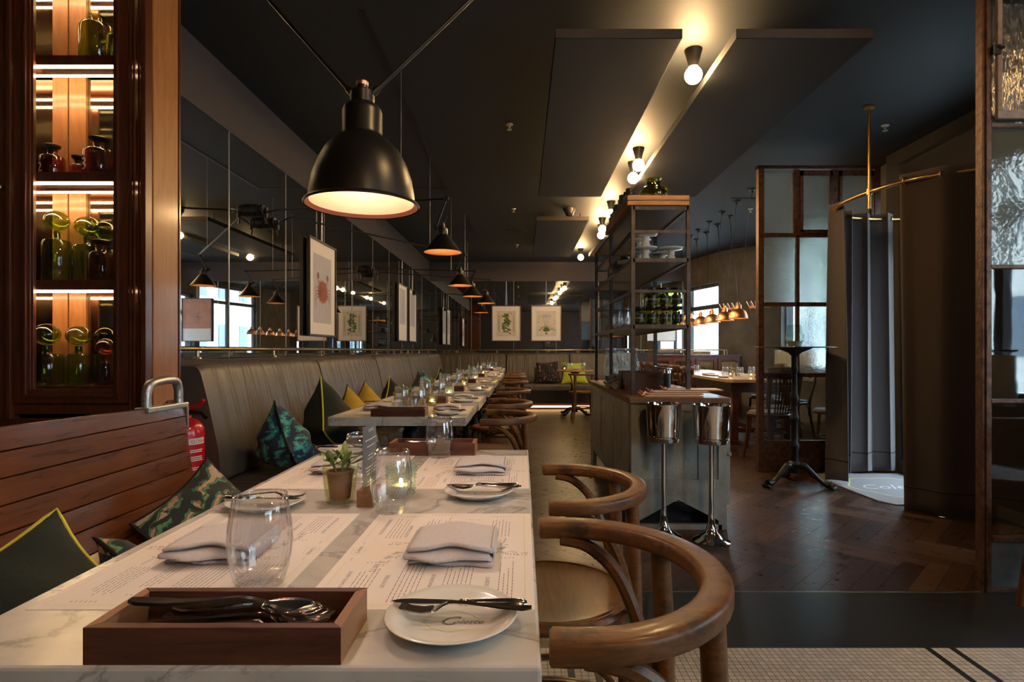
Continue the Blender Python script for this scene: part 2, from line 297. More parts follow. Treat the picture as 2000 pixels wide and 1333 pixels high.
# ------------------------------------------------------------------ mesh helpers
class MB:
    def __init__(s): s.v = []; s.f = []; s.m = []; s.T = Matrix.Identity(4)
    def at(s, loc=(0, 0, 0), rot=(0, 0, 0), sc=(1, 1, 1)):
        from mathutils import Euler
        s.T = Matrix.Translation(loc) @ Euler(rot).to_matrix().to_4x4() @ Matrix.Diagonal((*sc, 1)); return s
    def add(s, vs, fs, mi=0):
        b = len(s.v); s.v += [tuple(s.T @ Vector(p)) for p in vs]; s.f += [tuple(i+b for i in f) for f in fs]; s.m += [mi]*len(fs); return s
    def box(s, x0, x1, y0, y1, z0, z1, mi=0):
        return s.add([(x0, y0, z0), (x1, y0, z0), (x1, y1, z0), (x0, y1, z0), (x0, y0, z1), (x1, y0, z1), (x1, y1, z1), (x0, y1, z1)],
                     [(0, 3, 2, 1), (4, 5, 6, 7), (0, 1, 5, 4), (1, 2, 6, 5), (2, 3, 7, 6), (3, 0, 4, 7)], mi)
    def prism(s, poly, z0, z1, mi=0):
        n = len(poly); return s.add([(x, y, z0) for x, y in poly]+[(x, y, z1) for x, y in poly],
                     [tuple(range(n))[::-1], tuple(range(n, 2*n))]+[(i, (i+1) % n, n+(i+1) % n, n+i) for i in range(n)], mi)
    def lathe(s, prof, seg=24, c=(0, 0, 0), cap=True, mi=0, rib=0, ribn=0):
        vs = []; fs = []
        for r, z in prof:
            for k in range(seg):
                a = 2*PI*k/seg; rr = r*(1+rib*math.cos(ribn*a)) if rib else r
                vs.append((c[0]+rr*math.cos(a), c[1]+rr*math.sin(a), c[2]+z))
        for i in range(len(prof)-1):
            for k in range(seg):
                k2 = (k+1) % seg; fs.append((i*seg+k, i*seg+k2, (i+1)*seg+k2, (i+1)*seg+k))
        if cap:
            if prof[0][0] > 1e-6: fs.append(tuple(range(seg))[::-1])
            if prof[-1][0] > 1e-6: fs.append(tuple((len(prof)-1)*seg+k for k in range(seg)))
        return s.add(vs, fs, mi)
    def tube(s, pts, r, seg=8, mi=0, flat=1.0, closed=False, up=None):
        pts = [Vector(p) for p in pts]; n = len(pts); rs = r if isinstance(r, (list, tuple)) else [r]*n
        vs = []; fs = []; nrm = None
        for i, p in enumerate(pts):
            if closed: t = (pts[(i+1) % n]-pts[i-1])
            else: t = pts[min(i+1, n-1)]-pts[max(i-1, 0)]
            t.normalize()
            if up is not None:
                nrm = Vector(up)
            elif nrm is None:
                nrm = Vector((0, 0, 1)) if abs(t.z) < .9 else Vector((1, 0, 0))
            nrm = (nrm-t*nrm.dot(t)).normalized(); bn = t.cross(nrm)
            for k in range(seg):
                a = 2*PI*(k+.5)/seg; vs.append(tuple(p+nrm*math.cos(a)*rs[i]+bn*math.sin(a)*rs[i]*flat))
        m = n if closed else n-1
        for i in range(m):
            j = (i+1) % n
            for k in range(seg):
                k2 = (k+1) % seg; fs.append((i*seg+k, j*seg+k, j*seg+k2, i*seg+k2))
        if not closed: fs += [tuple(range(seg)), tuple((n-1)*seg+k for k in range(seg))[::-1]]
        return s.add(vs, fs, mi)
    def sweep_rect(s, pts, w, h, mi=0, rnd=.25):      # path in plan, section w wide x h tall with softened corners
        pts = [Vector(p) for p in pts]; n = len(pts); c = min(w, h)*rnd
        sec = []
        for sx, sz in ((1, 1), (-1, 1), (-1, -1), (1, -1)):
            X = sx*(w/2-c); Z = sz*(h/2-c); a0 = {(1, 1): 0, (-1, 1): PI/2, (-1, -1): PI, (1, -1): 1.5*PI}[(sx, sz)]
            for k in range(4): a = a0+k*PI/6; sec.append((X+c*math.cos(a), Z+c*math.sin(a)))
        m = len(sec); vs = []; fs = []
        for i, p in enumerate(pts):
            t = pts[min(i+1, n-1)]-pts[max(i-1, 0)]; t.z = 0; t.normalize(); side = Vector((t.y, -t.x, 0))
            e = 1.0 if 0 < i < n-1 else .8
            for a, b in sec: vs.append(tuple(p+side*a*e+Vector((0, 0, b*e))))
        for i in range(n-1):
            for k in range(m): k2 = (k+1) % m; fs.append((i*m+k, i*m+k2, (i+1)*m+k2, (i+1)*m+k))
        fs += [tuple(range(m))[::-1], tuple((n-1)*m+k for k in range(m))]
        return s.add(vs, fs, mi)
    def grid(s, fn, nu, nv, mi=0, wrap=False):
        vs = [tuple(fn(i/(nu-1), j/(nv-1))) for i in range(nu) for j in range(nv)]
        return s.add(vs, [(i*nv+j, (i+1)*nv+j, (i+1)*nv+j+1, i*nv+j+1) for i in range(nu-1) for j in range(nv-1)], mi)
    def ball(s, c, r, seg=16, mi=0, sz=1.0):
        return s.lathe([(max(r*math.sin(PI*i/10), 1e-5 if i in (0, 10) else 0), -r*sz*math.cos(PI*i/10)) for i in range(11)], seg, c, False, mi)
    def build(s, name, mat, parent=None, bev=0, smooth=False, sub=0, solid=0, kind=None, label=None, auto=True):
        me = bpy.data.meshes.new(name); me.from_pydata(s.v, [], s.f)
        mats = mat if isinstance(mat, (list, tuple)) else [mat]
        for m in mats: me.materials.append(m)
        me.polygons.foreach_set('material_index', s.m)
        if smooth: me.polygons.foreach_set('use_smooth', [True]*len(s.f))
        me.update()
        if smooth and auto: me.set_sharp_from_angle(angle=math.radians(38))
        o = bpy.data.objects.new(name, me); COL.objects.link(o)
        if parent: o.parent = parent
        if solid: md = o.modifiers.new('solid', 'SOLIDIFY'); md.thickness = solid; md.offset = 0
        if bev: md = o.modifiers.new('bevel', 'BEVEL'); md.width = bev; md.segments = 2; md.limit_method = 'ANGLE'
        if sub: md = o.modifiers.new('sub', 'SUBSURF'); md.levels = sub; md.render_levels = sub
        if kind: o['kind'] = kind
        if label: o['label'] = label
        return o
def arc(c, r, a0, a1, n, z=0, plane='xy'):
    out = []
    for i in range(n):
        a = math.radians(a0+(a1-a0)*i/(n-1)); u, v = r*math.cos(a), r*math.sin(a)
        out.append({'xy': (c[0]+u, c[1]+v, c[2]), 'xz': (c[0]+u, c[1], c[2]+v), 'yz': (c[0], c[1]+u, c[2]+v)}[plane])
    return out
def smoothpath(pts, n=6):
    pts = [Vector(p) for p in pts]; out = []
    for i in range(len(pts)-1):
        p0 = pts[max(i-1, 0)]; p1 = pts[i]; p2 = pts[i+1]; p3 = pts[min(i+2, len(pts)-1)]
        for k in range(n):
            t = k/n; out.append(.5*((2*p1)+(p2-p0)*t+(2*p0-5*p1+4*p2-p3)*t*t+(3*p1-p0-3*p2+p3)*t**3))
    out.append(pts[-1]); return out
def thing(name, label, cat, loc=(0, 0, 0), rot=0, group=None):
    o = bpy.data.objects.new(name, None); COL.objects.link(o); o.empty_display_size = .05
    o.location = loc; o.rotation_euler = rot if isinstance(rot, tuple) else (0, 0, rot); o['label'] = label; o['category'] = cat
    if group: o['group'] = group
    return o
def tag(o, label, cat, group=None, kind=None, loc=None, rot=None):
    o['label'] = label; o['category'] = cat
    if group: o['group'] = group
    if kind: o['kind'] = kind
    if loc is not None: o.location = loc
    if rot is not None: o.rotation_euler = rot if isinstance(rot, tuple) else (0, 0, rot)
    return o
def dup(r, loc, label, rot=None, sc=None, group=None):
    def cp(o, par):
        c = o.copy(); COL.objects.link(c); c.parent = par
        for ch in o.children: cp(ch, c)
        return c
    c = cp(r, None); c.location = loc; c['label'] = label
    if rot is not None: c.rotation_euler = rot if isinstance(rot, tuple) else (0, 0, rot)
    if sc is not None: c.scale = (sc, sc, sc) if not isinstance(sc, tuple) else sc
    if group: c['group'] = group
    return c
class Proto:                       # first place() moves the source itself, later ones copy it
    def __init__(s, make): s.make = make; s.src = None
    def place(s, loc, label, rot=0, sc=1.0, group=None):
        if s.src is None:
            s.src = s.make(); o = s.src; o.location = loc; o['label'] = label
            o.rotation_euler = rot if isinstance(rot, tuple) else (0, 0, rot); o.scale = (sc, sc, sc)
            if group: o['group'] = group
            return o
        return dup(s.src, loc, label, rot, sc, group or s.src.get('group'))
def struct(name, m, mat, **k): return m.build(name, mat, kind='structure', **k)
_tc = {}
def text_geo(txt, size, shear=0, align='LEFT'):
    key = (txt, shear, align)
    if key not in _tc:
        c = bpy.data.curves.new('lettering', 'FONT'); c.body = txt; c.size = 1; c.shear = shear; c.align_x = align; c.resolution_u = 2
        o = bpy.data.objects.new('lettering', c); COL.objects.link(o)
        dg = bpy.context.evaluated_depsgraph_get(); e = o.evaluated_get(dg); me = e.to_mesh()
        _tc[key] = ([tuple(v.co) for v in me.vertices], [tuple(p.vertices) for p in me.polygons]); e.to_mesh_clear()
        bpy.data.objects.remove(o); bpy.data.curves.remove(c)
    vs, fs = _tc[key]; return [(x*size, y*size, z) for x, y, z in vs], fs
def put_text(mb, txt, size, fn, mi=0, shear=0, align='LEFT'):   # fn maps flat (u, v) to a point
    vs, fs = text_geo(txt, size, shear, align)
    mb.add([fn(u, v) for u, v, _ in vs], fs, mi)

# ------------------------------------------------------------------ the room
CEIL = 2.83; WX = -1.85; BY = 11.4
# floor: herringbone planks with their own tone, a black mosaic band, white mosaic in front
def make_floor():
    import bmesh
    Lp, w = .495, .0925; bm = bmesh.new(); lay = bm.verts.layers.float.new('plank')
    g = .0012; c45 = math.cos(-PI/4); s45 = math.sin(-PI/4)
    for i in range(-90, 110):
        for j in range(-14, 22):
            ox = i*w+j*Lp; oy = i*w-j*Lp
            for (x0, x1, y0, y1) in ((0, Lp, 0, w), (Lp, Lp+w, w-Lp, w)):
                q = []
                for x, y in ((x0+g, y0+g), (x1-g, y0+g), (x1-g, y1-g), (x0+g, y1-g)):
                    X = ox+x; Y = oy+y; q.append((X*c45-Y*s45+1.0, X*s45+Y*c45+6.0))
                cx = sum(a for a, b in q)/4; cyy = sum(b for a, b in q)/4
                if -2.5 < cx < 4.8 and 2.1 < cyy < 11.9:
                    t = random.random(); vs = [bm.verts.new((a, b, 0)) for a, b in q]
                    for v_ in vs: v_[lay] = t
                    bm.faces.new(vs)
    for co, no in (((0, 2.546, 0), (0, 1, 0)), ((0, 11.4, 0), (0, -1, 0)), ((-1.85, 0, 0), (1, 0, 0)), ((4.3, 0, 0), (-1, 0, 0))):
        bmesh.ops.bisect_plane(bm, geom=bm.verts[:]+bm.edges[:]+bm.faces[:], plane_co=co, plane_no=no, clear_inner=True)
    me = bpy.data.meshes.new('floor'); bm.to_mesh(me); bm.free(); me.materials.append(parquet_m)
    o = bpy.data.objects.new('floor', me); COL.objects.link(o); o['kind'] = 'structure'
make_floor()
struct('floor_underlay', MB().box(-1.85, 4.3, 2.546, 11.4, -.05, -.002), plain('joint_dark', (.012, .008, .006), .7))
struct('floor_black_mosaic', MB().box(-3.0, 4.3, 2.068, 2.546, -.05, 0), tile_black)
struct('floor_white_mosaic', MB().box(-3.0, 4.3, -3.2, 2.068, -.05, 0), tile_white)
struct('trim_1', MB().box(-1.85, 4.3, 2.544, 2.552, -.01, .0015), old_brass)
struct('ceiling', MB().box(-3.1, 4.5, -3.4, 11.6, CEIL, CEIL+.1), ceil_m)
m = MB()
m.box(WX-.15, WX, 2.52, BY, 0, 2.45); m.box(-3.05, WX, 2.52, 2.60, 0, CEIL); m.box(-3.05, -2.9, -3.2, 2.52, 0, CEIL); struct('wall_left', m, wall_dark)
struct('wall_left_soffit', MB().add(
    [(WX, 2.52, 2.45), (WX, BY, 2.45), (WX-.15, BY, 2.83), (WX-.15, 2.52, 2.83), (WX+.012, 2.52, 2.45), (WX+.012, BY, 2.45), (WX+.012, BY, 2.83), (WX+.012, 2.52, 2.83)],
    [(4, 5, 6, 7), (0, 3, 2, 1), (0, 1, 5, 4), (3, 7, 6, 2), (0, 4, 7, 3), (1, 2, 6, 5)]), soffit_m)
struct('wall_back', MB().box(WX-.1, 3.4, BY, BY+.12, 0, CEIL), wall_dark)
struct('wall_back_soffit', MB().box(WX, 3.4, BY-.012, BY, 2.45, CEIL), soffit_m)
# street side: polygonal facade with windows
FP = [(3.22, 11.4), (3.5, 10.2), (4.1, 9.2), (3.4, 5.3), (3.3, 5.2), (3.3, 3.6), (3.3, -3.2)]
nwin = [0]
def facade(a, b, holes, mat, name):
    """wall from a to b with openings (t0,t1,z0,z1)"""
    A = Vector((*a, 0)); B = Vector((*b, 0)); d = B-A; n = Vector((d.y, -d.x, 0)).normalized()*-1
    if n.x < 0: n = -n
    th = .18; m = MB(); ln = d.length
    def bx(t0, t1, z0, z1):
        if t1-t0 < 1e-4 or z1-z0 < 1e-4: return
        p = A+d*t0; q = A+d*t1
        m.prism([(p.x, p.y), (q.x, q.y), (q.x+n.x*th, q.y+n.y*th), (p.x+n.x*th, p.y+n.y*th)], z0, z1)
    t = 0
    for (t0, t1, z0, z1) in sorted(holes):
        bx(t, t0, 0, CEIL); bx(t0, t1, 0, z0); bx(t0, t1, z1, CEIL); t = t1
    bx(t, 1, 0, CEIL); struct(name, m, mat)
    ang = math.atan2(d.y, d.x)
    for (t0, t1, z0, z1) in holes:
        nwin[0] += 1; w = (t1-t0)*ln; p = A+d*t0+n*.10
        o = bpy.data.objects.new('window_%d' % nwin[0], None); COL.objects.link(o); o.location = p; o.rotation_euler = (0, 0, ang); o['kind'] = 'structure'
        k = max(1, round(w/.95)); fm = MB(); zt = z1-.42 if z1-z0 > 1.2 else z1
        fm.box(0, w, -.03, .03, z0, z0+.06); fm.box(0, w, -.03, .03, z1-.06, z1)
        if zt < z1: fm.box(0, w, -.035, .035, zt-.04, zt+.04)
        for i in range(k+1):
            x = w*i/k; fm.box(max(0, x-.035), min(w, x+.035), -.032, .032, z0, z1)
        fm.build('window_frame', plain('window_frame_grey', (.05, .055, .06), .5) if 'window_frame_grey' not in MATS else MATS['window_frame_grey'], o)
        MB().box(0, w, -.004, .004, z0, z1).build('window_glass', pane_glass, o)
        c = p+d*(t1-t0)/2+n*.12
        q = Vector((-n.x, -n.y, 0)).to_track_quat('-Z', 'Y')
        portal((c.x, c.y, (z0+z1)/2), q.to_euler(), w, z1-z0)
facade(FP[0], FP[1], [(.05, .98, .95, 2.30)], concrete, 'wall_right')
facade(FP[1], FP[2], [], concrete, 'wall_right')
facade(FP[2], FP[3], [(.05, .60, .80, 2.72)], concrete, 'wall_right')
facade(FP[3], FP[4], [], wall_dark, 'wall_right')
facade(FP[4], FP[5], [(.12, .86, .12, 2.45)], wall_dark, 'wall_right')
facade(FP[5], FP[6], [(.25, .50, .72, 2.45), (.60, .93, .72, 2.45)], wall_dark, 'wall_right')
m = MB()
m.box(-3.0, 3.5, -3.35, -3.2, 0, CEIL)
struct('wall_rear', m, wall_dark)
# outside: street and the houses across it
struct('outside_street', MB().box(3.55, 30, -8, 30, -.12, -.08), street_m)
def house(x, y0, y1, h, mat, label):
    t = thing('street_house', label, 'building', (x, y0, -.1)); w = y1-y0
    MB().box(0, 2, 0, w, 0, h).build('wall', mat, t)
    k = int(w/2.4)
    for i in range(k):
        for z in (1.0, 4.2, 7.4):
            if z+1.7 < h:
                MB().box(-.05, .05, i*2.4+.7, i*2.4+1.8, z, z+1.7).build('window', facade_g, t)
house(14, -22, 9, 9.5, facade_m, 'pale rendered house across the street seen through the near windows')
house(14.5, 9, 19, 9, facade_r, 'brick red house across the street beyond the pale one')
house(13.5, 19, 30, 10, facade_m, 'pale house farthest along the street')
t = thing('street_tree', 'green leafy street tree outside the window behind the glazed screen', 'tree', (8.6, 14.6, -.08))
m = MB(); m.tube([(0, 0, 0), (.05, 0, 1.5), (0, .1, 3)], [.12, .09, .06]); m.build('trunk', chair_dark, t, smooth=True)
m = MB()
for i in range(700):
    a = random.uniform(0, 2*PI); b = random.gauss(0, .5); r = random.uniform(.5, 1.4); p = Vector((r*math.cos(a), r*math.sin(a), 3.2+b*1.6))
    d = Vector((random.uniform(-1, 1), random.uniform(-1, 1), random.uniform(-1, 1))).normalized()*.16; e = d.orthogonal().normalized()*.07
    m.add([p-d, p+e, p+d, p-e], [(0, 1, 2, 3)])
m.build('foliage', green_m, t)

# mirror panels, left wall and back wall, each with its pale ground edge
edge_m = plain('ground_mirror_edge', (.42, .42, .40), .3, m=.4)
def mirror_panel(w, h, label):
    t = thing('mirror_panel', label, 'mirror')
    MB().box(0, w-.004, -.006, 0, 0, h).build('mirror_glass', mirror_m, t)
    MB().box(w-.004, w+.002, -.009, 0, 0, h).build('edge_strip', edge_m, t)
    return t
PW = .866
src = None
for i in range(10):
    y = 2.74+i*PW; lab = 'antique mirror panel on the banquette wall, %s' % ('nearest the wooden cabinet' if i == 0 else 'last one in the far corner' if i == 9 else '%s panel along from the cabinet' % ['', 'second', 'third', 'fourth', 'fifth', 'sixth', 'seventh', 'eighth', 'ninth'][i])
    # left wall: local x runs along +Y, front faces +X
    if src is None: src = mirror_panel(PW, 2.45-1.03, lab); src.location = (WX+.0, y, 1.03); src.rotation_euler = (0, 0, PI/2); src['group'] = 'mirror panels on the banquette wall'
    else: dup(src, (WX, y, 1.03), lab, PI/2)
BW = (3.2-WX)/6.0; src2 = None
for i in range(6):
    x = WX+i*BW
    lab = 'antique mirror panel on the far wall, %s' % ['in the corner by the banquette', 'left of the yellow-flowered print', 'between the two plant prints', 'right of the bulb plant print', 'behind the open shelving', 'beside the far window'][i]
    if src2 is None: src2 = mirror_panel(BW, 2.45-1.03, lab); src2.location = (x, BY, 1.03); src2['group'] = 'mirror panels on the far wall'
    else: dup(src2, (x, BY, 1.03), lab, 0)

# ------------------------------------------------------------------ banquettes
def banquette(L_, segs, label, mat, loc, rot):
    """local: x along its length, front towards -y (seat), back against y=0"""
    t = thing('banquette', label, 'bench seat', loc, rot)
    MB().box(0, L_, -.86, -.02, 0, .10).build('base', red_wood, t)
    m = MB(); m.box(0, L_, -.84, -.06, .10, .33)
    for k in range(int(L_/.05)): m.box(k*.05, k*.05+.022, -.852, -.84, .12, .32)
    m.build('slatted_front', black_plastic, t)
    def cushion(x0, x1, prof, name):
        n = 26; vs = []; fs = []
        xs = [x0+.012+(x1-x0-.024)*i/(n-1) for i in range(n)]
        cyy = sum(p[0] for p in prof)/len(prof); cz = sum(p[1] for p in prof)/len(prof)
        mb = MB()
        for i, x in enumerate(xs):
            u = i/(n-1); k = 1-.06*max(0, abs(2*u-1)-.9)/.1
            for (y, z) in prof: vs.append((x, cyy+(y-cyy)*k, cz+(z-cz)*k))
        q = len(prof)
        for i in range(n-1):
            for j in range(q): j2 = (j+1) % q; fs.append((i*q+j, (i+1)*q+j, (i+1)*q+j2, i*q+j2))
        fs += [tuple(range(q)), tuple((n-1)*q+j for j in range(q))[::-1]]
        mb.add(vs, fs); return mb.build(name, mat, t, smooth=True)
    def rprof(pts, r=.03):
        out = []
        for i, p in enumerate(pts):
            a = Vector(pts[i-1]); b = Vector(p); c = Vector(pts[(i+1) % len(pts)]); u = (a-b).normalized(); v = (c-b).normalized()
            rr = min(r, (a-b).length*.4, (c-b).length*.4)
            for k in range(5):
                s = k/4; out.append(tuple((b+u*rr)*(1-s)**2+b*2*s*(1-s)+(b+v*rr)*s*s))
        return out
    x = 0
    for sw in segs:
        cushion(x, x+sw, rprof([(-.86, .33), (-.86, .45), (-.40, .455), (-.36, .33)], .04), 'seat_cushion')
        cushion(x, x+sw, rprof([(-.43, .44), (-.415, .60), (-.36, .85), (-.325, .985), (-.30, 1.015), (-.18, 1.015), (-.12, .44)], .05), 'back_cushion')
        x += sw
    MB().box(0, L_, -.20, 0, .92, 1.028).build('ledge', wall_dark, t)
    MB().box(0, L_, -.20, 0, .33, .92).build('back_board', black_plastic, t)
    return t
b1 = banquette(7.85, [1.58, 1.67, 1.67, 1.67, 1.26], 'long taupe leather banquette under the mirrored left wall', leather_x, (WX+.015, 2.68, 0), PI/2)
b2 = banquette(3.98, [1.54, 1.22, 1.22], 'taupe leather banquette across the far wall', leather_x, (WX+.001, BY-.001, 0), 0)
MB().box(-1.25, 2.1, 10.50, 10.515, .03, .06).build('light_strip', emis('plinth_glow', (1, .62, .25), 1.6)).__setitem__('label', 'warm glowing light strip along the plinth of the far banquette')
bpy.data.objects['light_strip']['category'] = 'light strip'
# brass rails on the ledges
def rail(pts, posts, label, z=1.082, post_z=1.03):
    t = thing('brass_rail', label, 'rail', pts[0]); o = Vector(pts[0]); m = MB(); m.tube([Vector(p)-o for p in pts], .013, 10); m.build('handrail', old_brass, t, smooth=True)
    for p in posts:
        m = MB(); m.tube([Vector((p[0], p[1], post_z))-o, Vector((p[0], p[1], z))-o], .010, 8); m.lathe([(.022, 0), (.02, .006), (.011, .01)], 12, tuple(Vector((p[0], p[1], post_z))-o)); m.build('rail_post', old_brass, t, smooth=True)
rail([(-1.70, 2.66, 1.082), (-1.70, 11.25, 1.082)], [(-1.70, 3.0+i*.92) for i in range(9)], 'aged brass rail along the top of the long banquette')
rail([(-1.66, 11.26, 1.082), (1.95, 11.26, 1.082)], [(-1.3+i*.8, 11.26) for i in range(5)], 'aged brass rail above the far banquette')

# ------------------------------------------------------------------ low panelled screen at the back of the right-hand room
t = thing('panelled_screen', 'low mahogany screen with brass-framed mirror panels behind the long table', 'room divider', (2.15, 9.75, 0))
MB().box(0, 1.55, 0, .10, 0, .98).build('carcass', red_wood, t); MB().box(-.02, 1.57, -.03, .13, .98, 1.0).build('cap', red_wood, t)
for k in range(4):
    x = .04+k*.38; fr = MB(); fr.box(x, x+.34, -.02, 0, .42, .48); fr.box(x, x+.34, -.02, 0, .90, .94); fr.box(x, x+.04, -.02, 0, .48, .90); fr.box(x+.30, x+.34, -.02, 0, .48, .90)
    f_ = fr.build('panel_frame', red_wood, t)
    MB().box(x+.05, x+.29, -.008, 0, .50, .88).build('mirror_inset', mirror_m, f_)
    m = MB(); m.tube([(x+.07, -.02, .56), (x+.07, -.02, .86), (x+.27, -.02, .86), (x+.27, -.02, .56)], .005, 6); m.build('brass_rod', brass, f_)
rail([(2.15, 9.80, 1.082), (3.50, 9.80, 1.082), (3.50, 9.80, 1.0)], [(2.3, 9.8), (2.75, 9.8), (3.45, 9.8)], 'brass rail with bent end on top of the mahogany screen', post_z=1.0)

# ------------------------------------------------------------------ framed prints
frame_dk = plain('dark_frame', (.035, .02, .016), .35); frame_red = plain('mahogany_frame', (.13, .04, .025), .35)
board_w = plain('mount_board', (.88, .86, .83), .8, var=.01); beige_p = plain('aged_paper', (.74, .68, .58), .8, var=.06); lilac_p = plain('lilac_paper', (.56, .56, .64), .8, var=.04); salmon_p = plain('salmon_paper', (.60, .30, .22), .8)
crab_c = plain('crab_ink', (.36, .13, .10), .8, var=.3); gleaf = plain('print_green', (.10, .17, .06), .8, var=.3); yfl = plain('print_yellow', (.65, .42, .05), .8); wfl = plain('print_petal', (.55, .55, .66), .8); brn = plain('print_brown', (.22, .12, .06), .8)
def picture(w, h, kind, label, loc, rot, frame, hang=0):
    t = thing('framed_print', label, 'picture', loc, rot)   # local: x across, z up, face towards -y, origin bottom left on the wall side
    m = MB(); d = .03; f = .016
    m.box(0, w, -d, 0, 0, f); m.box(0, w, -d, 0, h-f, h); m.box(0, f, -d, 0, f, h-f); m.box(w-f, w, -d, 0, f, h-f); m.build('frame', frame, t)
    m = MB(); m.box(f, w-f, -.016, -.012, f, h-f, 0)
    pm = {'crab': lilac_p, 'twig': lilac_p, 'salmon': salmon_p}.get(kind, beige_p)
    x0, x1, z0, z1 = w*.17, w*.83, h*.14, h*.85
    if kind == 'twig': x0, x1, z0, z1 = w*.2, w*.8, h*.3, h*.92
    if kind == 'salmon': z0 = h*.30; x0 = w*.0+f; x1 = w-f; z1 = h-f
    mt = m.build('mount', board_w, t)
    m = MB(); m.box(x0, x1, -.018, -.016, z0, z1); m.build('sheet', pm, mt)
    m = MB(); cx = w/2
    def leaf(px, pz, a, l, b, mi):
        ux, uz = math.cos(a), math.sin(a); nx, nz = -uz, ux; y = -.0185-random.random()*.0004
        m.add([(px, y, pz), (px+ux*l*.35+nx*b, y, pz+uz*l*.35+nz*b), (px+ux*l*.7+nx*b*.8, y, pz+uz*l*.7+nz*b*.8), (px+ux*l, y, pz+uz*l), (px+ux*l*.7-nx*b*.8, y, pz+uz*l*.7-nz*b*.8), (px+ux*l*.35-nx*b, y, pz+uz*l*.35-nz*b)], [(0, 1, 2, 3, 4, 5)], mi)
    def stroke(x1_, z1_, x2, z2, th, mi):
        a = math.atan2(z2-z1_, x2-x1_); leaf(x1_, z1_, a, math.hypot(x2-x1_, z2-z1_), th, mi)
    rnd = random.Random(len(label))
    if kind == 'shrub':
        stroke(cx, h*.22, cx, h*.78, .004, 2)
        for i in range(70):
            z = h*(.24+.5*rnd.random()); sx = rnd.choice((-1, 1)); px = cx+sx*rnd.uniform(0, w*.11); leaf(px, z, rnd.uniform(0, 6.28), w*.080, w*.026, 0)
        for i in range(10): leaf(cx+rnd.uniform(-w*.18, w*.18), h*(.66+.14*rnd.random()), rnd.uniform(0, 6), w*.05, w*.02, 1)
        for s in (-1, 1):
            x = cx+s*w*.25; stroke(x, h*.24, x+s*.01, h*.74, .0022, 0)
            for i in range(22): z = h*(.26+.46*i/22); leaf(x, z, (PI/2 if i % 2 else PI/2)+(1 if i % 2 else -1)*.9, w*.045, w*.008, 0)
        for i in range(8): leaf(cx-w*.25+rnd.uniform(-.02, .02), h*(.66+.1*rnd.random()), rnd.uniform(0, 6), w*.045, w*.018, 1)
    elif kind == 'bulb':
        for k in range(9): leaf(cx+.004*math.cos(k), h*.215, k*.7, w*.035, w*.022, 2)
        for i in range(15):
            a = PI/2+(i-7)*.17; l = h*(.24+.10*rnd.random()); stroke(cx, h*.26, cx+math.cos(a)*l*.5, h*.26+math.sin(a)*l*.62, w*.011, 0); stroke(cx+math.cos(a)*l*.48, h*.26+math.sin(a)*l*.6, cx+math.cos(a)*l*1.0, h*.26+math.sin(a)*l*.62-abs(math.cos(a))*l*.12, w*.008, 0)
        for s in (-1, 0, 1):
            stroke(cx, h*.26, cx+s*w*.10, h*.70, .0025, 0)
            for i in range(12): leaf(cx+s*w*.10, h*.70, i*PI/6+s, w*.075, w*.013, 3)
        for i in range(12): leaf(cx+w*(.22+.05*rnd.random()), h*(.36+.36*i/12), rnd.uniform(0, 6), w*.045, w*.014, 1 if i % 2 else 3)
        for k in range(3): leaf(cx-w*.24, h*(.56+.06*k), rnd.uniform(0, 6), w*.04, w*.012, 2)
    elif kind == 'crab':
        for k in range(30): a = k*2*PI/30; leaf(cx+.0, h*.47, a, w*.19*(1+.15*math.cos(2*a)), w*.022, 4)
        for s in (-1, 1):
            for i in range(4): a = -.9+.32*i; stroke(cx+s*w*.14, h*(.44+.02*i), cx+s*w*(.27), h*(.36+.05*i), .004, 4); stroke(cx+s*w*.27, h*(.36+.05*i), cx+s*w*.23, h*(.27+.04*i), .003, 4)
            stroke(cx+s*w*.12, h*.54, cx+s*w*.19, h*.60, .010, 4); leaf(cx+s*w*.19, h*.59, PI/2+s*.35, h*.085, w*.045, 4); leaf(cx+s*w*.15, h*.60, PI/2-s*.05, h*.06, w*.02, 4)
        for i in range(14): stroke(x0+rnd.random()*(x1-x0)*.7, z0+rnd.random()*(z1-z0)*.8, x0+(x1-x0)*rnd.random(), z0+(z1-z0)*rnd.random(), .0007, 5)
    elif kind == 'twig':
        px, pz = cx+.02, h*.35
        for i in range(14):
            nx = px+rnd.uniform(-.012, .012); nz = pz+h*.033; stroke(px, pz, nx, nz, .006, 5); stroke(px, pz, px+rnd.choice((-1, 1))*w*.07, pz+.02, .0012, 5); px, pz = nx, nz
    else:
        for i in range(18): a = rnd.uniform(0, 6); stroke(w*.5, h*.6, w*.5+math.cos(a)*w*.2, h*.6+math.sin(a)*h*.15, .002, 5)
    m.build('drawing', [gleaf, yfl, brn, wfl, crab_c, ink], mt)
    if hang:
        for s in (-1, 1):
            q = MB(); q.tube([(w/2+s*.012, -.01, h), (w/2+s*.002, -.01, h+hang)], .003, 6); q.build('hanging_wire', alum, t)
    return t
picture(.70, .855, 'crab', 'large framed drawing of a red crab hanging on the mirrored wall', (WX+.02, 4.86, 1.20), PI/2, frame_dk, .40)
picture(.66, .86, 'twig', 'framed lilac twig drawing on the mirrored wall, nearer of the narrow pair', (WX+.02, 8.36, 1.21), PI/2, frame_dk, .36)
picture(.66, .86, 'twig', 'framed lilac twig drawing on the mirrored wall, farther of the narrow pair', (WX+.02, 9.16, 1.21), PI/2, frame_dk, .36)
picture(.58, .71, 'shrub', 'mahogany framed print of a leafy yellow-flowered plant on the far mirror', (-.605, BY-.02, 1.255), 0, frame_red, .48)
picture(.60, .71, 'bulb', 'mahogany framed print of a white-flowered bulb plant on the far mirror', (.175, BY-.02, 1.255), 0, frame_red, .48)
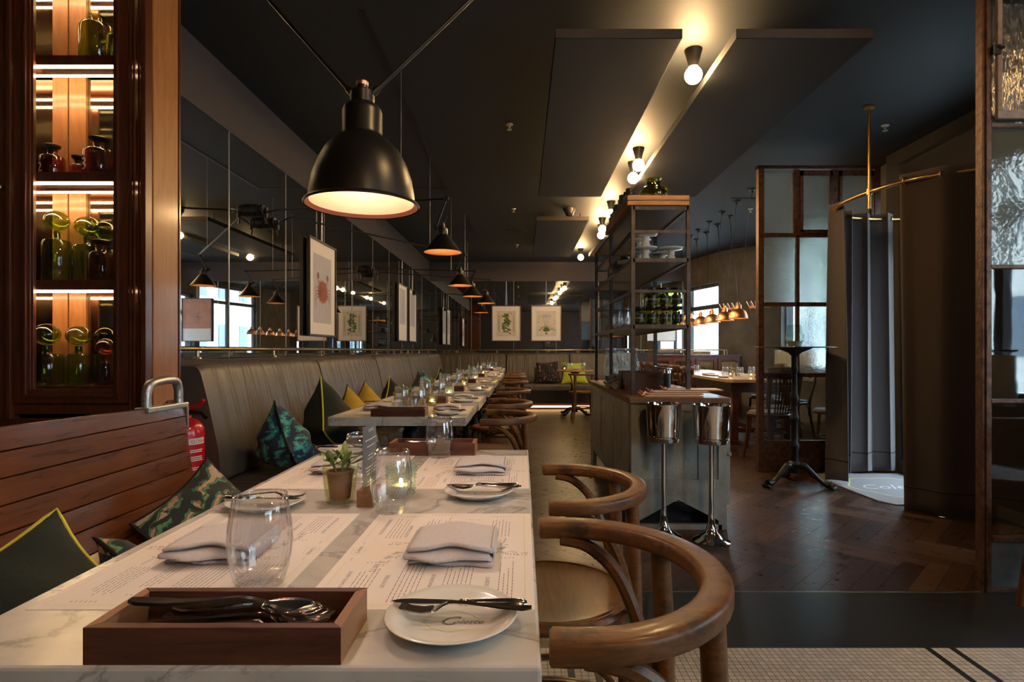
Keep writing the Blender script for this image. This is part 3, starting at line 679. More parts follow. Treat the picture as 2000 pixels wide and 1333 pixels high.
picture(.60, .86, 'salmon', 'framed salmon and white print on the far mirror behind the open shelving', (2.46, BY-.02, 1.25), 0, frame_dk, .3)

# ------------------------------------------------------------------ ceiling fittings
def baffle(x0, x1, y0, y1, label):
    t = thing('acoustic_panel', label, 'ceiling panel', (x0, y0, EYE+1.6)); w, l = x1-x0, y1-y0
    MB().box(0, w, 0, l, 0, .05).build('board', [panel_m], t, bev=.003)
    MB().box(.0, w, -.004, 0, .002, .048).build('edging', panel_edge, t)
    m = MB()
    for x in (.08, w-.08):
        for y in (.3, l-.3): m.tube([(x, y, .05), (x, y, CEIL-EYE-1.6)], .006, 6)
    m.build('hanger_rod', black_metal, t)
baffle(.17, .82, 2.94, 5.97, 'dark acoustic panel hung from the ceiling, left of the bulbs and nearest')
baffle(1.095, 1.80, 2.94, 5.97, 'dark acoustic panel hung from the ceiling, right of the bulbs and nearest')
baffle(.18, .82, 7.05, 9.75, 'dark acoustic panel hung from the ceiling at the back, left of the bulbs')
baffle(1.13, 1.80, 7.05, 9.75, 'dark acoustic panel hung at the back above the open shelving')
def mk_bulb():
    t = thing('ceiling_bulb', '', 'lamp', group='bare globe bulbs along the ceiling')
    m = MB(); m.lathe([(.052, 0), (.05, -.012), (.044, -.03), (.030, -.085), (.028, -.10)], 20); m.build('socket', black_metal, t, smooth=True)
    m = MB(); m.ball((0, 0, -.148), .050, 20); m.build('globe', bulb_m, t, smooth=True)
    return t
PB = Proto(mk_bulb)
bulbs = [(3.35, 1.0, 'nearest'), (4.98, 1.01, 'second from the front'), (5.35, 1.035, 'third from the front, close behind the second'), (6.75, 1.045, 'fourth from the front'), (7.6, 1.06, 'fifth from the front'), (8.0, 1.10, 'sixth from the front, close behind the fifth'), (9.9, 1.01, 'farthest, before the back wall')]
for y, x, l in bulbs: PB.place((x, y, CEIL), 'bare globe bulb between the ceiling panels, '+l)
_b = PB.place((2.95, 1.6, CEIL), 'dimmer globe bulb on the ceiling near the street windows')
dim_m = emis('dim_bulb_glow', (1.0, .58, .24), 22)
for _c in _b.children:
    if _c.name.startswith('globe'): _c.material_slots[0].link = 'OBJECT'; _c.material_slots[0].material = dim_m
PB.place((1.0, .9, CEIL), 'bare glowing globe bulb on the ceiling above the white mosaic')
PB.place((1.0, -1.2, CEIL), 'bare glowing globe bulb on the ceiling near the rear window')
def mk_spr():
    t = thing('sprinkler', '', 'sprinkler', group='sprinklers on the ceiling')
    m = MB(); m.lathe([(.028, 0), (.026, -.008), (.010, -.012), (.008, -.035), (.020, -.04), (.020, -.044)], 12); m.build('sprinkler_head', alum, t, smooth=True); return t
PS = Proto(mk_spr)
for (x, y, l) in ((995, 243, 'between the lamp and the nearest panel'), (1003, 408, 'in front of the back panel'), (1010, 478, 'left of the back panel'), (1729, 245, 'beside the brass curtain post'), (1466, 408, 'beside the copper pendants')):
    Z = F*(CEIL-EYE)/(CY-y); PS.place(((x-CX)/F*Z, Z, CEIL), 'small metal sprinkler head on the ceiling '+l)
Z = F*1.757/(CY-408); t = thing('camera_dome', 'round dark dome camera on the ceiling behind the nearest panel', 'camera', ((1112-CX)/F*Z, Z, CEIL))
MB().lathe([(.075, 0), (.07, -.03), (.06, -.05)], 20).build('mount', steel_frame, t, smooth=True); MB().lathe([(.055, -.05), (.048, -.075), (.03, -.095), (0.001, -.10)], 20).build('dome', black_plastic, t, smooth=True)
for (x, y, l) in ((1010, 452, 'left of the back panel'), (1445, 480, 'above the long table')):
    Z = F*1.757/(CY-y); t = thing('ceiling_speaker', 'flat round speaker in the ceiling '+l, 'speaker', ((x-CX)/F*Z, Z, CEIL))
    MB().lathe([(.15, 0), (.15, -.006), (.135, -.009), (.13, -.005)], 32).build('speaker_ring', ceil_m, t); MB().lathe([(.128, -.004), (.0001, -.006)], 32, cap=False).build('grille', panel_m, t)
slot = MB(); slot.box(-.845, -.815, 2.96, 6.22, CEIL-.004, CEIL+.001); slot.box(WX, -.815, 6.19, 6.22, CEIL-.004, CEIL+.001)
slot.box(-.72, -.70, 7.55, 8.4, CEIL-.004, CEIL+.001); slot.box(-1.3, -.70, 8.38, 8.4, CEIL-.004, CEIL+.001); slot.box(2.4, 3.3, 6.6, 6.62, CEIL-.004, CEIL+.001)
struct('ceiling_joint', slot, black_metal)

# ------------------------------------------------------------------ wooden display cabinet at the left
CY0 = 2.30
K = CY0/F
def cz(y): return EYE-(y-CY)*K
def cx(x): return (x-CX)*K
t = thing('display_cabinet', 'tall dark cherry display cabinet with lit glass shelves at the left edge', 'cabinet', (0, CY0, 0)); cab = t
XL, XR = -2.75, cx(292)
zt = 2.81
m = MB(); m.box(XL, XR-.02, .19, .20, .0, zt); m.box(XL, XL+.02, .03, .19, 0, zt); m.box(XL, XR-.02, .02, .20, zt-.03, zt); m.box(XL, XR-.02, .001, .19, 0, .80)
m.build('carcass', dark_cherry, t)
m = MB()
# face: pilaster left with flutes, rail below the door, door stiles with stepped mouldings
m.box(XL, cx(20), -.012, .03, .80, zt); m.box(cx(20), cx(28), -.022, .03, .80, zt); m.box(cx(28), XR, 0, .02, cz(790)-.04, cz(790))
for a, b, d in ((256, 262, .014), (265, 269, .018), (273, 277, .014), (281, 291, .022)): m.box(cx(a), cx(b), -d, .02, .80, zt)
m.build('face_frame', dark_cherry, t, bev=.002)
dr = MB(); z0, z1 = cz(788), zt-.04
dr.box(cx(30), cx(52), -.010, .015, z0, z1); dr.box(cx(236), cx(254), -.010, .015, z0, z1); dr.box(cx(52), cx(236), -.010, .015, z0, cz(774))
for k, (a, d) in enumerate(((4, .018), (9, .008), (13, .003))):
    a2 = a+5; dr.box(cx(48+a), cx(48+a2), -d, .012, cz(774)-.0, z1); dr.box(cx(240-a2), cx(240-a), -d, .012, cz(774), z1); dr.box(cx(48+a), cx(240-a), -d, .012, cz(778-a-4), cz(778-a+2))
door = dr.build('door', dark_cherry, t, bev=.0015)
MB().box(cx(62), cx(228), .001, .004, cz(764), z1).build('glass_pane', cab_glass, door)
m = MB(); m.at((cx(12), -.012, cz(370)), (PI/2, 0, 0)); m.lathe([(.008, 0), (.006, .010), (.013, .018), (.015, .026), (.010, .034), (.0001, .036)], 16); m.build('knob', old_brass, t, smooth=True)
# right end post of orange pine and its dark bead
MB().box(XR-.019, XR, .024, .192, 0, zt).build('side_panel', pine_orange, t, bev=.003)
MB().box(XR-.015, XR+.004, .193, .206, 0, zt).build('bead', dark_cherry, t, bev=.002)
# back of smoky mirror, two upright boards and fluted glass beside
MB().box(XL+.02, XR-.02, .180, .189, .8, zt).build('back_mirror', smoky_m, t)
for a, b in ((92, 122), (125, 158)): MB().box(cx(a)*1.06+.0, cx(b)*1.06, .166, .179, .8, zt).build('back_board', pine_orange, t)
shz = [cz(103), cz(333), cz(546), cz(755), cz(-120)]
for z in shz:
    MB().box(XL+.02, XR-.02, .02, .165, z-.018, z).build('shelf', dark_cherry, t)
    if z > cz(700):
        m = MB(); m.box(XL+.04, XR-.03, .025, .033, z-.050, z-.042)
        m.build('led_strip', led_m, t)
        MB().box(XL+.03, XR-.025, .018, .024, z-.040, z-.018).build('strip_cover', dark_cherry, t)
        if z > cz(400): MB().box(XL+.04, XR-.03, .026, .032, z-.076, z-.050).build('strip_cover', dark_cherry, t); MB().box(XL+.04, XR-.03, .025, .033, z-.083, z-.077).build('led_strip', led_m, t)  # lower cover and glowing line added to imitate the strip's reflection
# bottles of the cabinet
def bottle(name, r, h, nr, nh, mat, stop, label, loc, digit=None):
    t = thing(name, label, 'bottle', loc, 0, 'glass bottles in the display cabinet')
    m = MB(); m.lathe([(r*.9, 0), (r, .008), (r, h*.86), (r*.88, h*.95), (nr*1.25, h), (nr, h+.008), (nr, h+nh), (nr*1.35, h+nh+.003)], 28, cap=False); m.lathe([(.0001, .004), (r*.9, 0)], 28, cap=False)
    m.build('body', mat, t, smooth=True)
    if stop == 'ball':
        m = MB(); m.lathe([(nr*.75, h+nh-.02), (nr*.8, h+nh+.006)], 16); m.ball((0, 0, h+nh+.006+r*.80), r*.85, 24, sz=.92); m.build('ball_stopper', mat, t, smooth=True)
    elif stop == 'flat':
        m = MB(); m.lathe([(nr*.9, h), (nr*.95, h+nh+.005), (nr*1.7, h+nh+.012), (nr*1.8, h+nh+.02), (nr*1.4, h+nh+.024), (.0001, h+nh+.026)], 20); m.build('stopper', black_lid, t, smooth=True)
    if digit:
        m = MB(); s = r*1.25
        def fn(u, v): a = -PI/2-.35+(u-.3*s)/r; return ((r+.0012)*math.cos(a), (r+.0012)*math.sin(a), v+h*.16)
        put_text(m, digit, s, fn); m.build('number', white_ink, t)
    return t
by = .11; kk = (CY0+by)/F
def bx(x): return (x-CX)*kk
gb = 'green glass bottle with a round ball stopper, '
bottle('glass_jar', 29*kk, .165, .020, .03, glass_green, None, 'large green glass bottle on the top shelf of the cabinet', (bx(196), CY0+.09, shz[0]))
bottle('glass_jar', 20*kk, .14, .014, .03, glass_green, None, 'smaller green bottle partly behind the large one on the top shelf', (bx(224), CY0+.13, shz[0]))
bottle('pharmacy_bottle', 21*kk, .093, .017, .022, glass_amber, 'flat', 'amber pharmacy bottle painted with a white 2', (bx(106), CY0+.10, shz[1]), '2')
bottle('pharmacy_bottle', 14*kk, .058, .013, .015, glass_amber, 'flat', 'small amber pharmacy bottle between the two numbered ones', (bx(152), CY0+.11, shz[1]))
bottle('pharmacy_bottle', 27*kk, .120, .021, .024, glass_amber, 'flat', 'large amber pharmacy bottle painted with a white 3', (bx(197), CY0+.10, shz[1]), '3')
bottle('stoppered_bottle', 25*kk, .182, .013, .026, glass_dkgreen, 'ball', gb+'leftmost on the middle shelf', (bx(115), CY0+.10, shz[2]))
bottle('stoppered_bottle', 25*kk, .165, .013, .026, glass_dkgreen, 'ball', gb+'middle of the middle shelf', (bx(163), CY0+.13, shz[2]))
bottle('pharmacy_bottle', 22*kk, .125, .020, .026, glass_amber, 'flat', 'amber bottle with black stopper on the middle shelf', (bx(204), CY0+.09, shz[2]))
bottle('stoppered_bottle', 27*kk, .135, .013, .022, glass_dkgreen, 'ball', gb+'leftmost on the lowest shelf', (bx(99), CY0+.09, shz[3]))
bottle('stoppered_bottle', 25*kk, .135, .013, .022, glass_dkgreen, 'ball', gb+'middle of the lowest shelf', (bx(157), CY0+.10, shz[3]))
bottle('stoppered_bottle', 20*kk, .098, .013, .022, glass_amber, 'ball', 'amber bottle with a round ball stopper on the lowest shelf', (bx(213), CY0+.09, shz[3]))

# ------------------------------------------------------------------ slatted wooden bench with curved back, its end handle
t = thing('slatted_bench', 'varnished slatted wooden bench with a curved back at the left', 'bench', (0, 0, 0))
def bprof(k):        # k 0 top .. 1 seat level ; returns x, z
    pts = [(-1.262, .892), (-1.256, .828), (-1.250, .764), (-1.243, .700), (-1.232, .636), (-1.216, .572), (-1.192, .508), (-1.155, .452)]
    i = min(int(k*7), 6); f_ = k*7-i; return (pts[i][0]*(1-f_)+pts[i+1][0]*f_, pts[i][1]*(1-f_)+pts[i+1][1]*f_)
m = MB(); Y0, Y1 = .25, 2.14
for i in range(7):
    a = bprof(i/7+.004); b = bprof((i+1)/7-.006); n = 14
    for j in range(n):
        ya = Y0+(Y1-Y0)*j/n; yb = Y0+(Y1-Y0)*(j+1)/n
        def dz(y): return -.022*((y-Y0)/(Y1-Y0))**3 if i == 0 else 0
        m.add([(a[0], ya, a[1]+dz(ya)), (a[0], yb, a[1]+dz(yb)), (b[0], yb, b[1]), (b[0], ya, b[1]), (a[0]-.024, ya, a[1]+dz(ya)), (a[0]-.024, yb, a[1]+dz(yb)), (b[0]-.024, yb, b[1]), (b[0]-.024, ya, b[1])],
              [(0, 3, 2, 1), (4, 5, 6, 7), (0, 1, 5, 4), (3, 7, 6, 2), (0, 4, 7, 3), (1, 2, 6, 5)])
m.build('backrest', bench_wood, t)
m = MB()
for i in range(6): m.box(-1.15+i*.072, -1.15+i*.072+.066, Y0, Y1, .372, .397)
m.build('seat', bench_wood, t, bev=.004)
for y in (Y1-.06, Y0+.1, 1.2):
    m = MB(); pr = [bprof(k/7) for k in range(8)]; poly = [(x-.025, z) for x, z in pr]+[(-.72, .371), (-.72, 0), (-.78, 0), (-.80, .33), (-1.18, .33), (-1.22, 0), (-1.28, 0), (-1.26, .42), (-1.29, .6), (-1.300, .88)]
    n = len(poly); m.add([(x, y, z) for x, z in poly]+[(x, y+.035, z) for x, z in poly], [tuple(range(n)), tuple(range(n, 2*n))[::-1]]+[(i, n+i, n+(i+1) % n, (i+1) % n) for i in range(n)])
    m.build('end_frame', bench_wood, t)
m = MB(); zT = .872
m.box(-1.300, -1.250, Y1-.22, Y1+.012, zT-.010, zT+.008); m.box(-1.300, -1.250, Y1+.002, Y1+.012, zT-.09, zT+.0)
hb = m.build('handle_bracket', alum, t, bev=.003)
def hx(y_, z_): return (-1.275, y_, z_)
m = MB(); m.tube(smoothpath([hx(Y1-.195, zT), hx(Y1-.192, zT+.055), hx(Y1-.165, zT+.088), hx(Y1-.05, zT+.094), hx(Y1-.016, zT+.066), hx(Y1-.012, zT)], 6), .0155, 12); m.build('grab_handle', alum, hb, smooth=True)
m = MB()
for y in (Y1-.17, Y1-.10, Y1-.03): m.ball((-1.275, y, zT+.009), .006, 8, sz=.5)
m.build('bracket_screw', old_brass, hb)

# fire extinguisher between bench and banquette
t = thing('fire_extinguisher', 'red fire extinguisher between the wooden bench and the banquette', 'fire extinguisher', (-1.515, 2.585, .15))
MB().box(-.09, .09, -.06, .06, -.15, 0).build('stand', black_plastic, t)
m = MB(); m.lathe([(.072, 0), (.075, .01), (.075, .55), (.070, .58), (.052, .606), (.022, .62), (.02, .64)], 28); m.build('cylinder', red_paint, t, smooth=True)
m = MB(); m.tube([(-.01, 0, .66), (.06, 0, .675), (.085, -.01, .70)], [.012, .010, .009], 6); m.tube([(0, 0, .64), (.01, 0, .665)], .014, 8); m.build('lever', red_paint, t)
m = MB(); m.tube([(0, 0, .645), (.07, 0, .640), (.095, -.01, .62)], [.014, .010, .010], 8); m.build('carry_handle', black_plastic, t)
m = MB(); R = .0762
def cyl(u, v): a = -.78+u/R; return (R*math.cos(a), R*math.sin(a), v)
m.grid(lambda a, b: cyl(-.01+a*.075, .505+b*.028), 8, 2)
for z in (.478, .470, .448, .440, .432, .400, .392, .360, .352, .300, .24, .232, .224, .216, .208, .16, .15, .14):
    m.grid(lambda a, b, z=z: cyl(-.005+a*.062*random.uniform(.85, 1), z+b*.004), 6, 2)
m.grid(lambda a, b: cyl(.005+a*.022, .262+b*.022), 4, 2); m.grid(lambda a, b: cyl(.035+a*.022, .262+b*.022), 4, 2)
lb = m.build('instruction_print', white_ink, t)
m = MB(); R2 = .0766
def cyl2(u, v): a = -.78+u/R2; return (R2*math.cos(a), R2*math.sin(a), v)
put_text(m, 'GLORIA', .022, lambda u, v: cyl2(-.004+u*.85, .511+v)); m.build('maker_name', red_paint, lb)
# ------------------------------------------------------------------ tables
TH = .75
def mk_table(x0, x1, y0, y1, label, cols):
    t = thing('marble_table', label, 'table', ((x0+x1)/2, (y0+y1)/2, 0), 0, 'marble tables along the banquette'); w = (x1-x0)/2; l = (y1-y0)/2
    MB().box(-w, w, -l, l, TH-.045, TH).build('marble_top', marble_m, t, bev=.004)
    MB().box(-w+.1, w-.1, -l+.08, l-.08, TH-.058, TH-.0455).build('under_frame', iron, t)
    for yy in cols:
        m = MB(); m.lathe([(.06, 0), (.05, .02), (.035, .05), (.03, .10), (.045, .13), (.045, .17), (.034, .20), (.034, TH-.18), (.045, TH-.16), (.045, TH-.12), (.034, TH-.10), (.08, TH-.066), (.11, TH-.058)], 18, (0, yy, 0))
        m.build('iron_column', iron, t, smooth=True)
        for k in range(4):
            a = PI/4+k*PI/2; c, s = math.cos(a), math.sin(a)
            m = MB(); m.tube(smoothpath([(c*.03, yy+s*.03, .12), (c*.12, yy+s*.12, .10), (c*.22, yy+s*.22, .03), (c*.27, yy+s*.27, .018)], 4), [.022]*7+[.018]*5+[.022], 8); m.build('iron_foot', iron, t, smooth=True)
    return t
TABS = [(-.64, .02, .584, 1.865), (-.944, -.273, 2.78, 3.48), (-.934, -.262, 3.484, 4.18), (-.93, -.257, 4.50, 5.24), (-.93, -.262, 5.65, 6.5), (-.93, -.26, 6.96, 8.3), (-.93, -.30, 9.09, 10.3)]
TN = ['nearest table', 'second table', 'third table', 'fourth table', 'fifth table', 'sixth table', 'farthest table']
for (x0, x1, y0, y1), n in zip(TABS, TN):
    mk_table(x0, x1, y0, y1, 'white marble table on cast-iron legs in the banquette row, '+n, (-.42, .42) if y1-y0 > 1 else (0,))

# placemat with printed menu, reading frame u (along the long side) v (up the page)
def mk_mat():
    t = thing('menu_placemat', '', 'placemat', group='printed menu placemats')
    MB().box(0, .42, 0, .297, 0, .0006).build('paper', paper_m, t)
    return t
def mat_print(t, full):
    rnd = random.Random(3)
    def f(u, v): return (u, v, .0008)
    m = MB()
    def bar(u, v, l, h, mi=0): m.add([f(u, v), f(u+l, v), f(u+l, v+h), f(u, v+h)], [(0, 1, 2, 3)], mi)
    def para(u, v, w_, lines, hh=.0022, step=.0062):
        for i in range(lines):
            x = u; end = u+w_*rnd.uniform(.6, 1)
            while x < end: l = rnd.uniform(.004, .013); bar(x, v-i*step, l, hh*.42); x += l+.0022
            for q in (.0,): bar(u+w_+.005, v-i*step, .005, hh*.42)
    if full:
        for txt, u, v in (('HUÎTRES DE DAVID HERVÉ', .03, .262), ('LES ENTRÉES', .065, .205), ('LES PLATS PRINCIPAUX', .03, .140), ('LES DESSERTS', .055, .062), ('POUR DEUX PERSONNES', .29, .262), ('COLETTE VÉGANE', .275, .215)):
            put_text(m, txt, .0078, lambda a, b, u=u, v=v: f(u+a, v+b))
    else:
        for u, v, l in ((.03, .262, .10), (.065, .205, .06), (.03, .14, .10), (.055, .062, .06), (.29, .262, .1)): bar(u, v, l, .003)
    para(.02, .250, .13, 5); para(.02, .190, .15, 6); para(.02, .125, .15, 7); para(.02, .048, .15, 4)
    para(.27, .250, .12, 5); para(.27, .190, .13, 9); para(.27, .115, .10, 4); para(.28, .07, .11, 6)
    # sprigs in the middle
    for (u0, v0, a0, l) in ((.205, .20, 2.2, .10), (.21, .17, .9, .11), (.20, .07, -1.0, .08), (.22, .06, -2.2, .09), (.205, .12, 1.5, .06)):
        for i in range(26):
            k = i/26; u = u0+math.cos(a0+.4*k)*l*k; v = v0+math.sin(a0+.4*k)*l*k*.6; a = a0+rnd.choice((-.8, .8))+.3*rnd.random(); r_ = .014*(1-.4*k)
            m.add([f(u, v), f(u+math.cos(a)*r_-math.sin(a)*.0020, v+math.sin(a)*r_), f(u+math.cos(a)*r_+math.sin(a)*.0020, v+math.sin(a)*r_+.0020)], [(0, 1, 2)], 1)
    # logo oval
    put_text(m, 'Colette', .010, lambda a, b: f(.196+a, .276+b), 0, .35); bar(.165, .279, .012, .0006); bar(.238, .279, .012, .0006)
    m2 = m
    def ring(u, v, a, b, th, mi):
        n = 28; vs = []
        for k in range(n): th_ = 2*PI*k/n; w = 1+.05*math.cos(6*th_); vs += [f(u+a*w*math.cos(th_), v+b*w*math.sin(th_)), f(u+(a-th)*w*math.cos(th_), v+(b-th)*w*math.sin(th_))]
        m.add(vs, [(2*k, 2*((k+1) % n), 2*((k+1) % n)+1, 2*k+1) for k in range(n)], mi)
    ring(.21, .279, .020, .011, .0006, 2)
    for (a, b, c, d) in ((.012, .012, .396, .0007), (.012, .284, .150, .0007), (.255, .284, .153, .0007)): bar(a, b, c, d, 2)
    for (a, b) in ((.012, .012), (.4075, .012)): m.add([f(a, b), f(a+.0007, b), f(a+.0007, b+.272), f(a, b+.272)], [(0, 1, 2, 3)], 2)
    for (a, b, c, d) in ((.26, .150, .135, .0006), (.26, .268, .135, .0006)): bar(a, b, c, d, 2)
    m.build('print', [ink, ink_lt, lime_ink], t)
def mk_mat_full(): t = mk_mat(); mat_print(t, True); return t
def mk_mat_lite(): t = mk_mat(); mat_print(t, False); return t
PM = Proto(mk_mat_full); PML = Proto(mk_mat_lite)

def mk_napkin():
    t = thing('folded_napkin', '', 'napkin', group='folded cloth napkins')
    # four layers: one strip folded in S along y, thickness .006, local x length .13, y depth .12
    m = MB(); n = 14
    def lay(x, y, s): return .0012*math.sin(x*60+s)+.0009*math.sin(y*45+s*2)
    path = []
    ys = (.0, .112)
    for k, z in enumerate((.003, .011, .019, .0275)):
        seg = [(ys[0], z), (ys[0]+.03, z+.001), (ys[0]+.08, z+.0005), (ys[1], z+.001)]
        if k % 2: seg = seg[::-1]
        path += seg
        if k < 3: yy = seg[-1][0]; path.append((yy+(.006 if yy > .05 else -.006), z+.0042))
    path = [Vector((0, a, b)) for a, b in path]; path = [p for p in smoothpath(path, 3)]
    def fn(u, v):
        i = u*(len(path)-1); p = path[int(round(i))]; x = v*.128; wob = .004*math.sin(v*5+p.z*200)+.003*math.sin(v*11+p.z*90)
        e = (abs(v-.5)*2)**6*.004
        return (x+.003*math.sin(p.z*260), p.y+wob*(1 if .01 < p.y < .1 else 1.4), max(.001, p.z-e*(p.z/.02)+lay(x, p.y, p.z*120)*(.3+p.z*25)))
    m.grid(fn, len(path), 20); o = m.build('cloth', napkin_m, t, smooth=True, solid=.0045, sub=0)
    for i, z in ((0, .006),):
        q = MB(); q.grid(lambda u, v: (.128+.004*math.cos((v-.5)*PI), .004+u*.105, .003+v*.025), 10, 6); q.build('side_fold', napkin_m, t, smooth=True, solid=.003)
    return t
PN = Proto(mk_napkin)

def mk_plate():
    t = thing('side_plate', '', 'plate', group='white side plates')
    m = MB(); m.lathe([(.0001, .004), (.045, .004), (.052, .005), (.066, .0125), (.0765, .0165), (.0775, .0155), (.067, .010), (.053, .002), (.046, 0), (.0001, 0)], 48, cap=False); m.build('dish', white_c, t, smooth=True, auto=False)
    m = MB(); n = 48; vs = []
    for k in range(n): a = 2*PI*k/n; w = 1+.10*abs(math.cos(2*a))**6+.02*math.cos(8*a); vs += [(.030*w*math.cos(a), .024*w*math.sin(a), .0045), (.0292*w*math.cos(a), .0232*w*math.sin(a), .0045)]
    m.add(vs, [(2*k, 2*((k+1) % n), 2*((k+1) % n)+1, 2*k+1) for k in range(n)], 1)
    put_text(m, 'C', .030, lambda u, v: (u-.016, v-.010, .0046), 0, .4); put_text(m, 'olette', .015, lambda u, v: (u+.001, v-.007, .0046), 0, .4)
    m.build('printed_emblem', [ink, lime_ink], t)
    return t
PP = Proto(mk_plate)
def blade_strip(m, outline, z0, th):
    n = len(outline); m.add([(x, y, z) for x, y, z in outline]+[(x, y, z+th) for x, y, z in outline], [tuple(range(n))[::-1], tuple(range(n, 2*n))]+[(i, (i+1) % n, n+(i+1) % n, n+i) for i in range(n)])
def mk_knife():
    t = thing('table_knife', '', 'knife', group='knives on the side plates')
    m = MB(); up = [(0, 0), (.012, .006), (.03, .0085), (.08, .0075), (.102, .006)]; lo = [(.102, -.005), (.08, -.0075), (.03, -.009), (.010, -.007)]
    blade_strip(m, [(x, y, 0) for x, y in reversed(up+lo)], 0, .0016); m.build('blade', cutlery_m, t)
    m = MB(); m.tube([(.100, 0, .001), (.106, 0, .001), (.109, 0, .001), (.113, 0, .001), (.118, 0, .001), (.124, 0, .001)], [.003, .0055, .0035, .006, .004, .005], 10)
    m.tube([(.122, 0, .001), (.14, 0, .001), (.175, 0, .001), (.198, 0, .001), (.205, 0, .001)], [.0045, .0055, .0072, .0078, .004], 10, flat=1.25); m.build('handle', cutlery_m, t, smooth=True)
    return t
PK = Proto(mk_knife)
def fork_mesh(m):
    def strip(pts, w):
        n = len(pts); vs = []
        for (x, y, z), ww in zip(pts, w): vs += [(x, y-ww, z), (x, y+ww, z), (x, y+ww*.8, z+.002), (x, y-ww*.8, z+.002)]
        fs = [(4*i+a, 4*i+(a+1) % 4, 4*i+4+(a+1) % 4, 4*i+4+a) for i in range(n-1) for a in range(4)]
        m.add(vs, [f[::-1] for f in fs]+[(0, 1, 2, 3), (4*n-1, 4*n-2, 4*n-3, 4*n-4)])
    for k in range(4):
        y = (k-1.5)*.0058
        strip([(0, y, .004), (.015, y, -.001), (.032, y*1.05, -.003), (.046, y*1.0, -.001)], [.0012, .0018, .002, .002])
    strip([(.042, 0, -.002), (.052, 0, 0), (.062, 0, .006), (.072, 0, .010), (.095, 0, .009), (.14, 0, .004), (.175, 0, .002), (.188, 0, .0035)], [.0105, .0095, .005, .0032, .0034, .0055, .0078, .005])
def mk_fork():
    t = thing('table_fork', '', 'fork', group='forks on the side plates'); m = MB(); fork_mesh(m); m.build('fork_body', cutlery_m, t, smooth=True); return t
PF = Proto(mk_fork)
def spoon_mesh(m):
    def bowl(u, v):
        a = (v-.5)*2; x = u*.062; wd = .020*math.sqrt(max(0, 1-(2*u-1)**2))*(1.05-.2*u); return (x, a*wd, -.009*(1-a*a)*(1-(2*u-1)**2)+.004)
    m.grid(bowl, 12, 9)
    vs = []; pts = [(.058, .004), (.068, .008), (.085, .010), (.12, .006), (.16, .003), (.190, .004), (.2, .005)]; w = [.006, .004, .0033, .0045, .0072, .009, .005]
    for (x, z), ww in zip(pts, w): vs += [(x, -ww, z), (x, ww, z), (x, ww*.8, z+.002), (x, -ww*.8, z+.002)]
    n = len(pts); m.add(vs, [(4*i+a, 4*i+4+a, 4*i+4+(a+1) % 4, 4*i+(a+1) % 4) for i in range(n-1) for a in range(4)]+[(0, 1, 2, 3), (4*n-1, 4*n-2, 4*n-3, 4*n-4)])
def mk_spoon():
    t = thing('table_spoon', '', 'spoon', group='spoons in the cutlery boxes'); m = MB(); spoon_mesh(m); m.build('spoon_body', cutlery_m, t, smooth=True, solid=.0012); return t
PSP = Proto(mk_spoon)
def mk_bfork():
    t = thing('table_fork', '', 'fork', group='forks in the cutlery boxes'); m = MB(); fork_mesh(m); m.build('fork_body', cutlery_m, t, smooth=True); return t
PBF = Proto(mk_bfork)
def mk_box():
    t = thing('cutlery_box', '', 'wooden box', group='walnut cutlery boxes on the tables'); w, d, h, th = .265, .100, .0385, .011
    m = MB(); m.box(th, w-th, th, d-th, .001, .006); m.build('floor_board', walnut, t)
    m = MB(); m.prism([(0, 0), (w, 0), (w-th, th), (th, th)], 0, h); m.build('front_board', walnut, t, bev=.0006)
    m = MB(); m.prism([(th, d-th), (w-th, d-th), (w, d), (0, d)], 0, h); m.build('rear_board', walnut, t, bev=.0006)
    for s in (0, 1):
        m = MB(); m.prism([(0, 0), (th, th), (th, d-th), (0, d)] if not s else [(w, 0), (w, d), (w-th, d-th), (w-th, th)], 0, h); m.build('end_board', walnut_end, t, bev=.0006)
    return t
PBX = Proto(mk_box)
def tumbler_prof(r=.0400, h=.122):
    o = [(.0290, 0), (.0310, .002), (.036, .016), (.0405, .038), (.0425, .058), (.0415, .080), (.0380, .104), (.0350, h)]
    i = [(.0342, h), (.0372, .104), (.0406, .080), (.0415, .058), (.0394, .038), (.0340, .021), (.0280, .0145), (.0001, .0125)]
    return o, i
def mk_tumbler(heavy):
    t = thing('water_tumbler', '', 'glass', group='water tumblers on the tables'); o, i = tumbler_prof()
    m = MB(); m.lathe([(.0001, .0006)]+o+i, 72 if heavy else 28, cap=False, rib=.006 if heavy else 0, ribn=24); m.build('glass_body', tumbler_m if heavy else glass_thin, t, smooth=True, auto=False)
    q = MB(); q.lathe([(.0350, .1215), (.0352, .1232), (.0342, .1232), (.0340, .1215)], 40, cap=False); q.build('rim', glass_thin if not heavy else tumbler_m, t, smooth=True)
    return t
PT = Proto(lambda: mk_tumbler(True)); PTL = Proto(lambda: mk_tumbler(False))
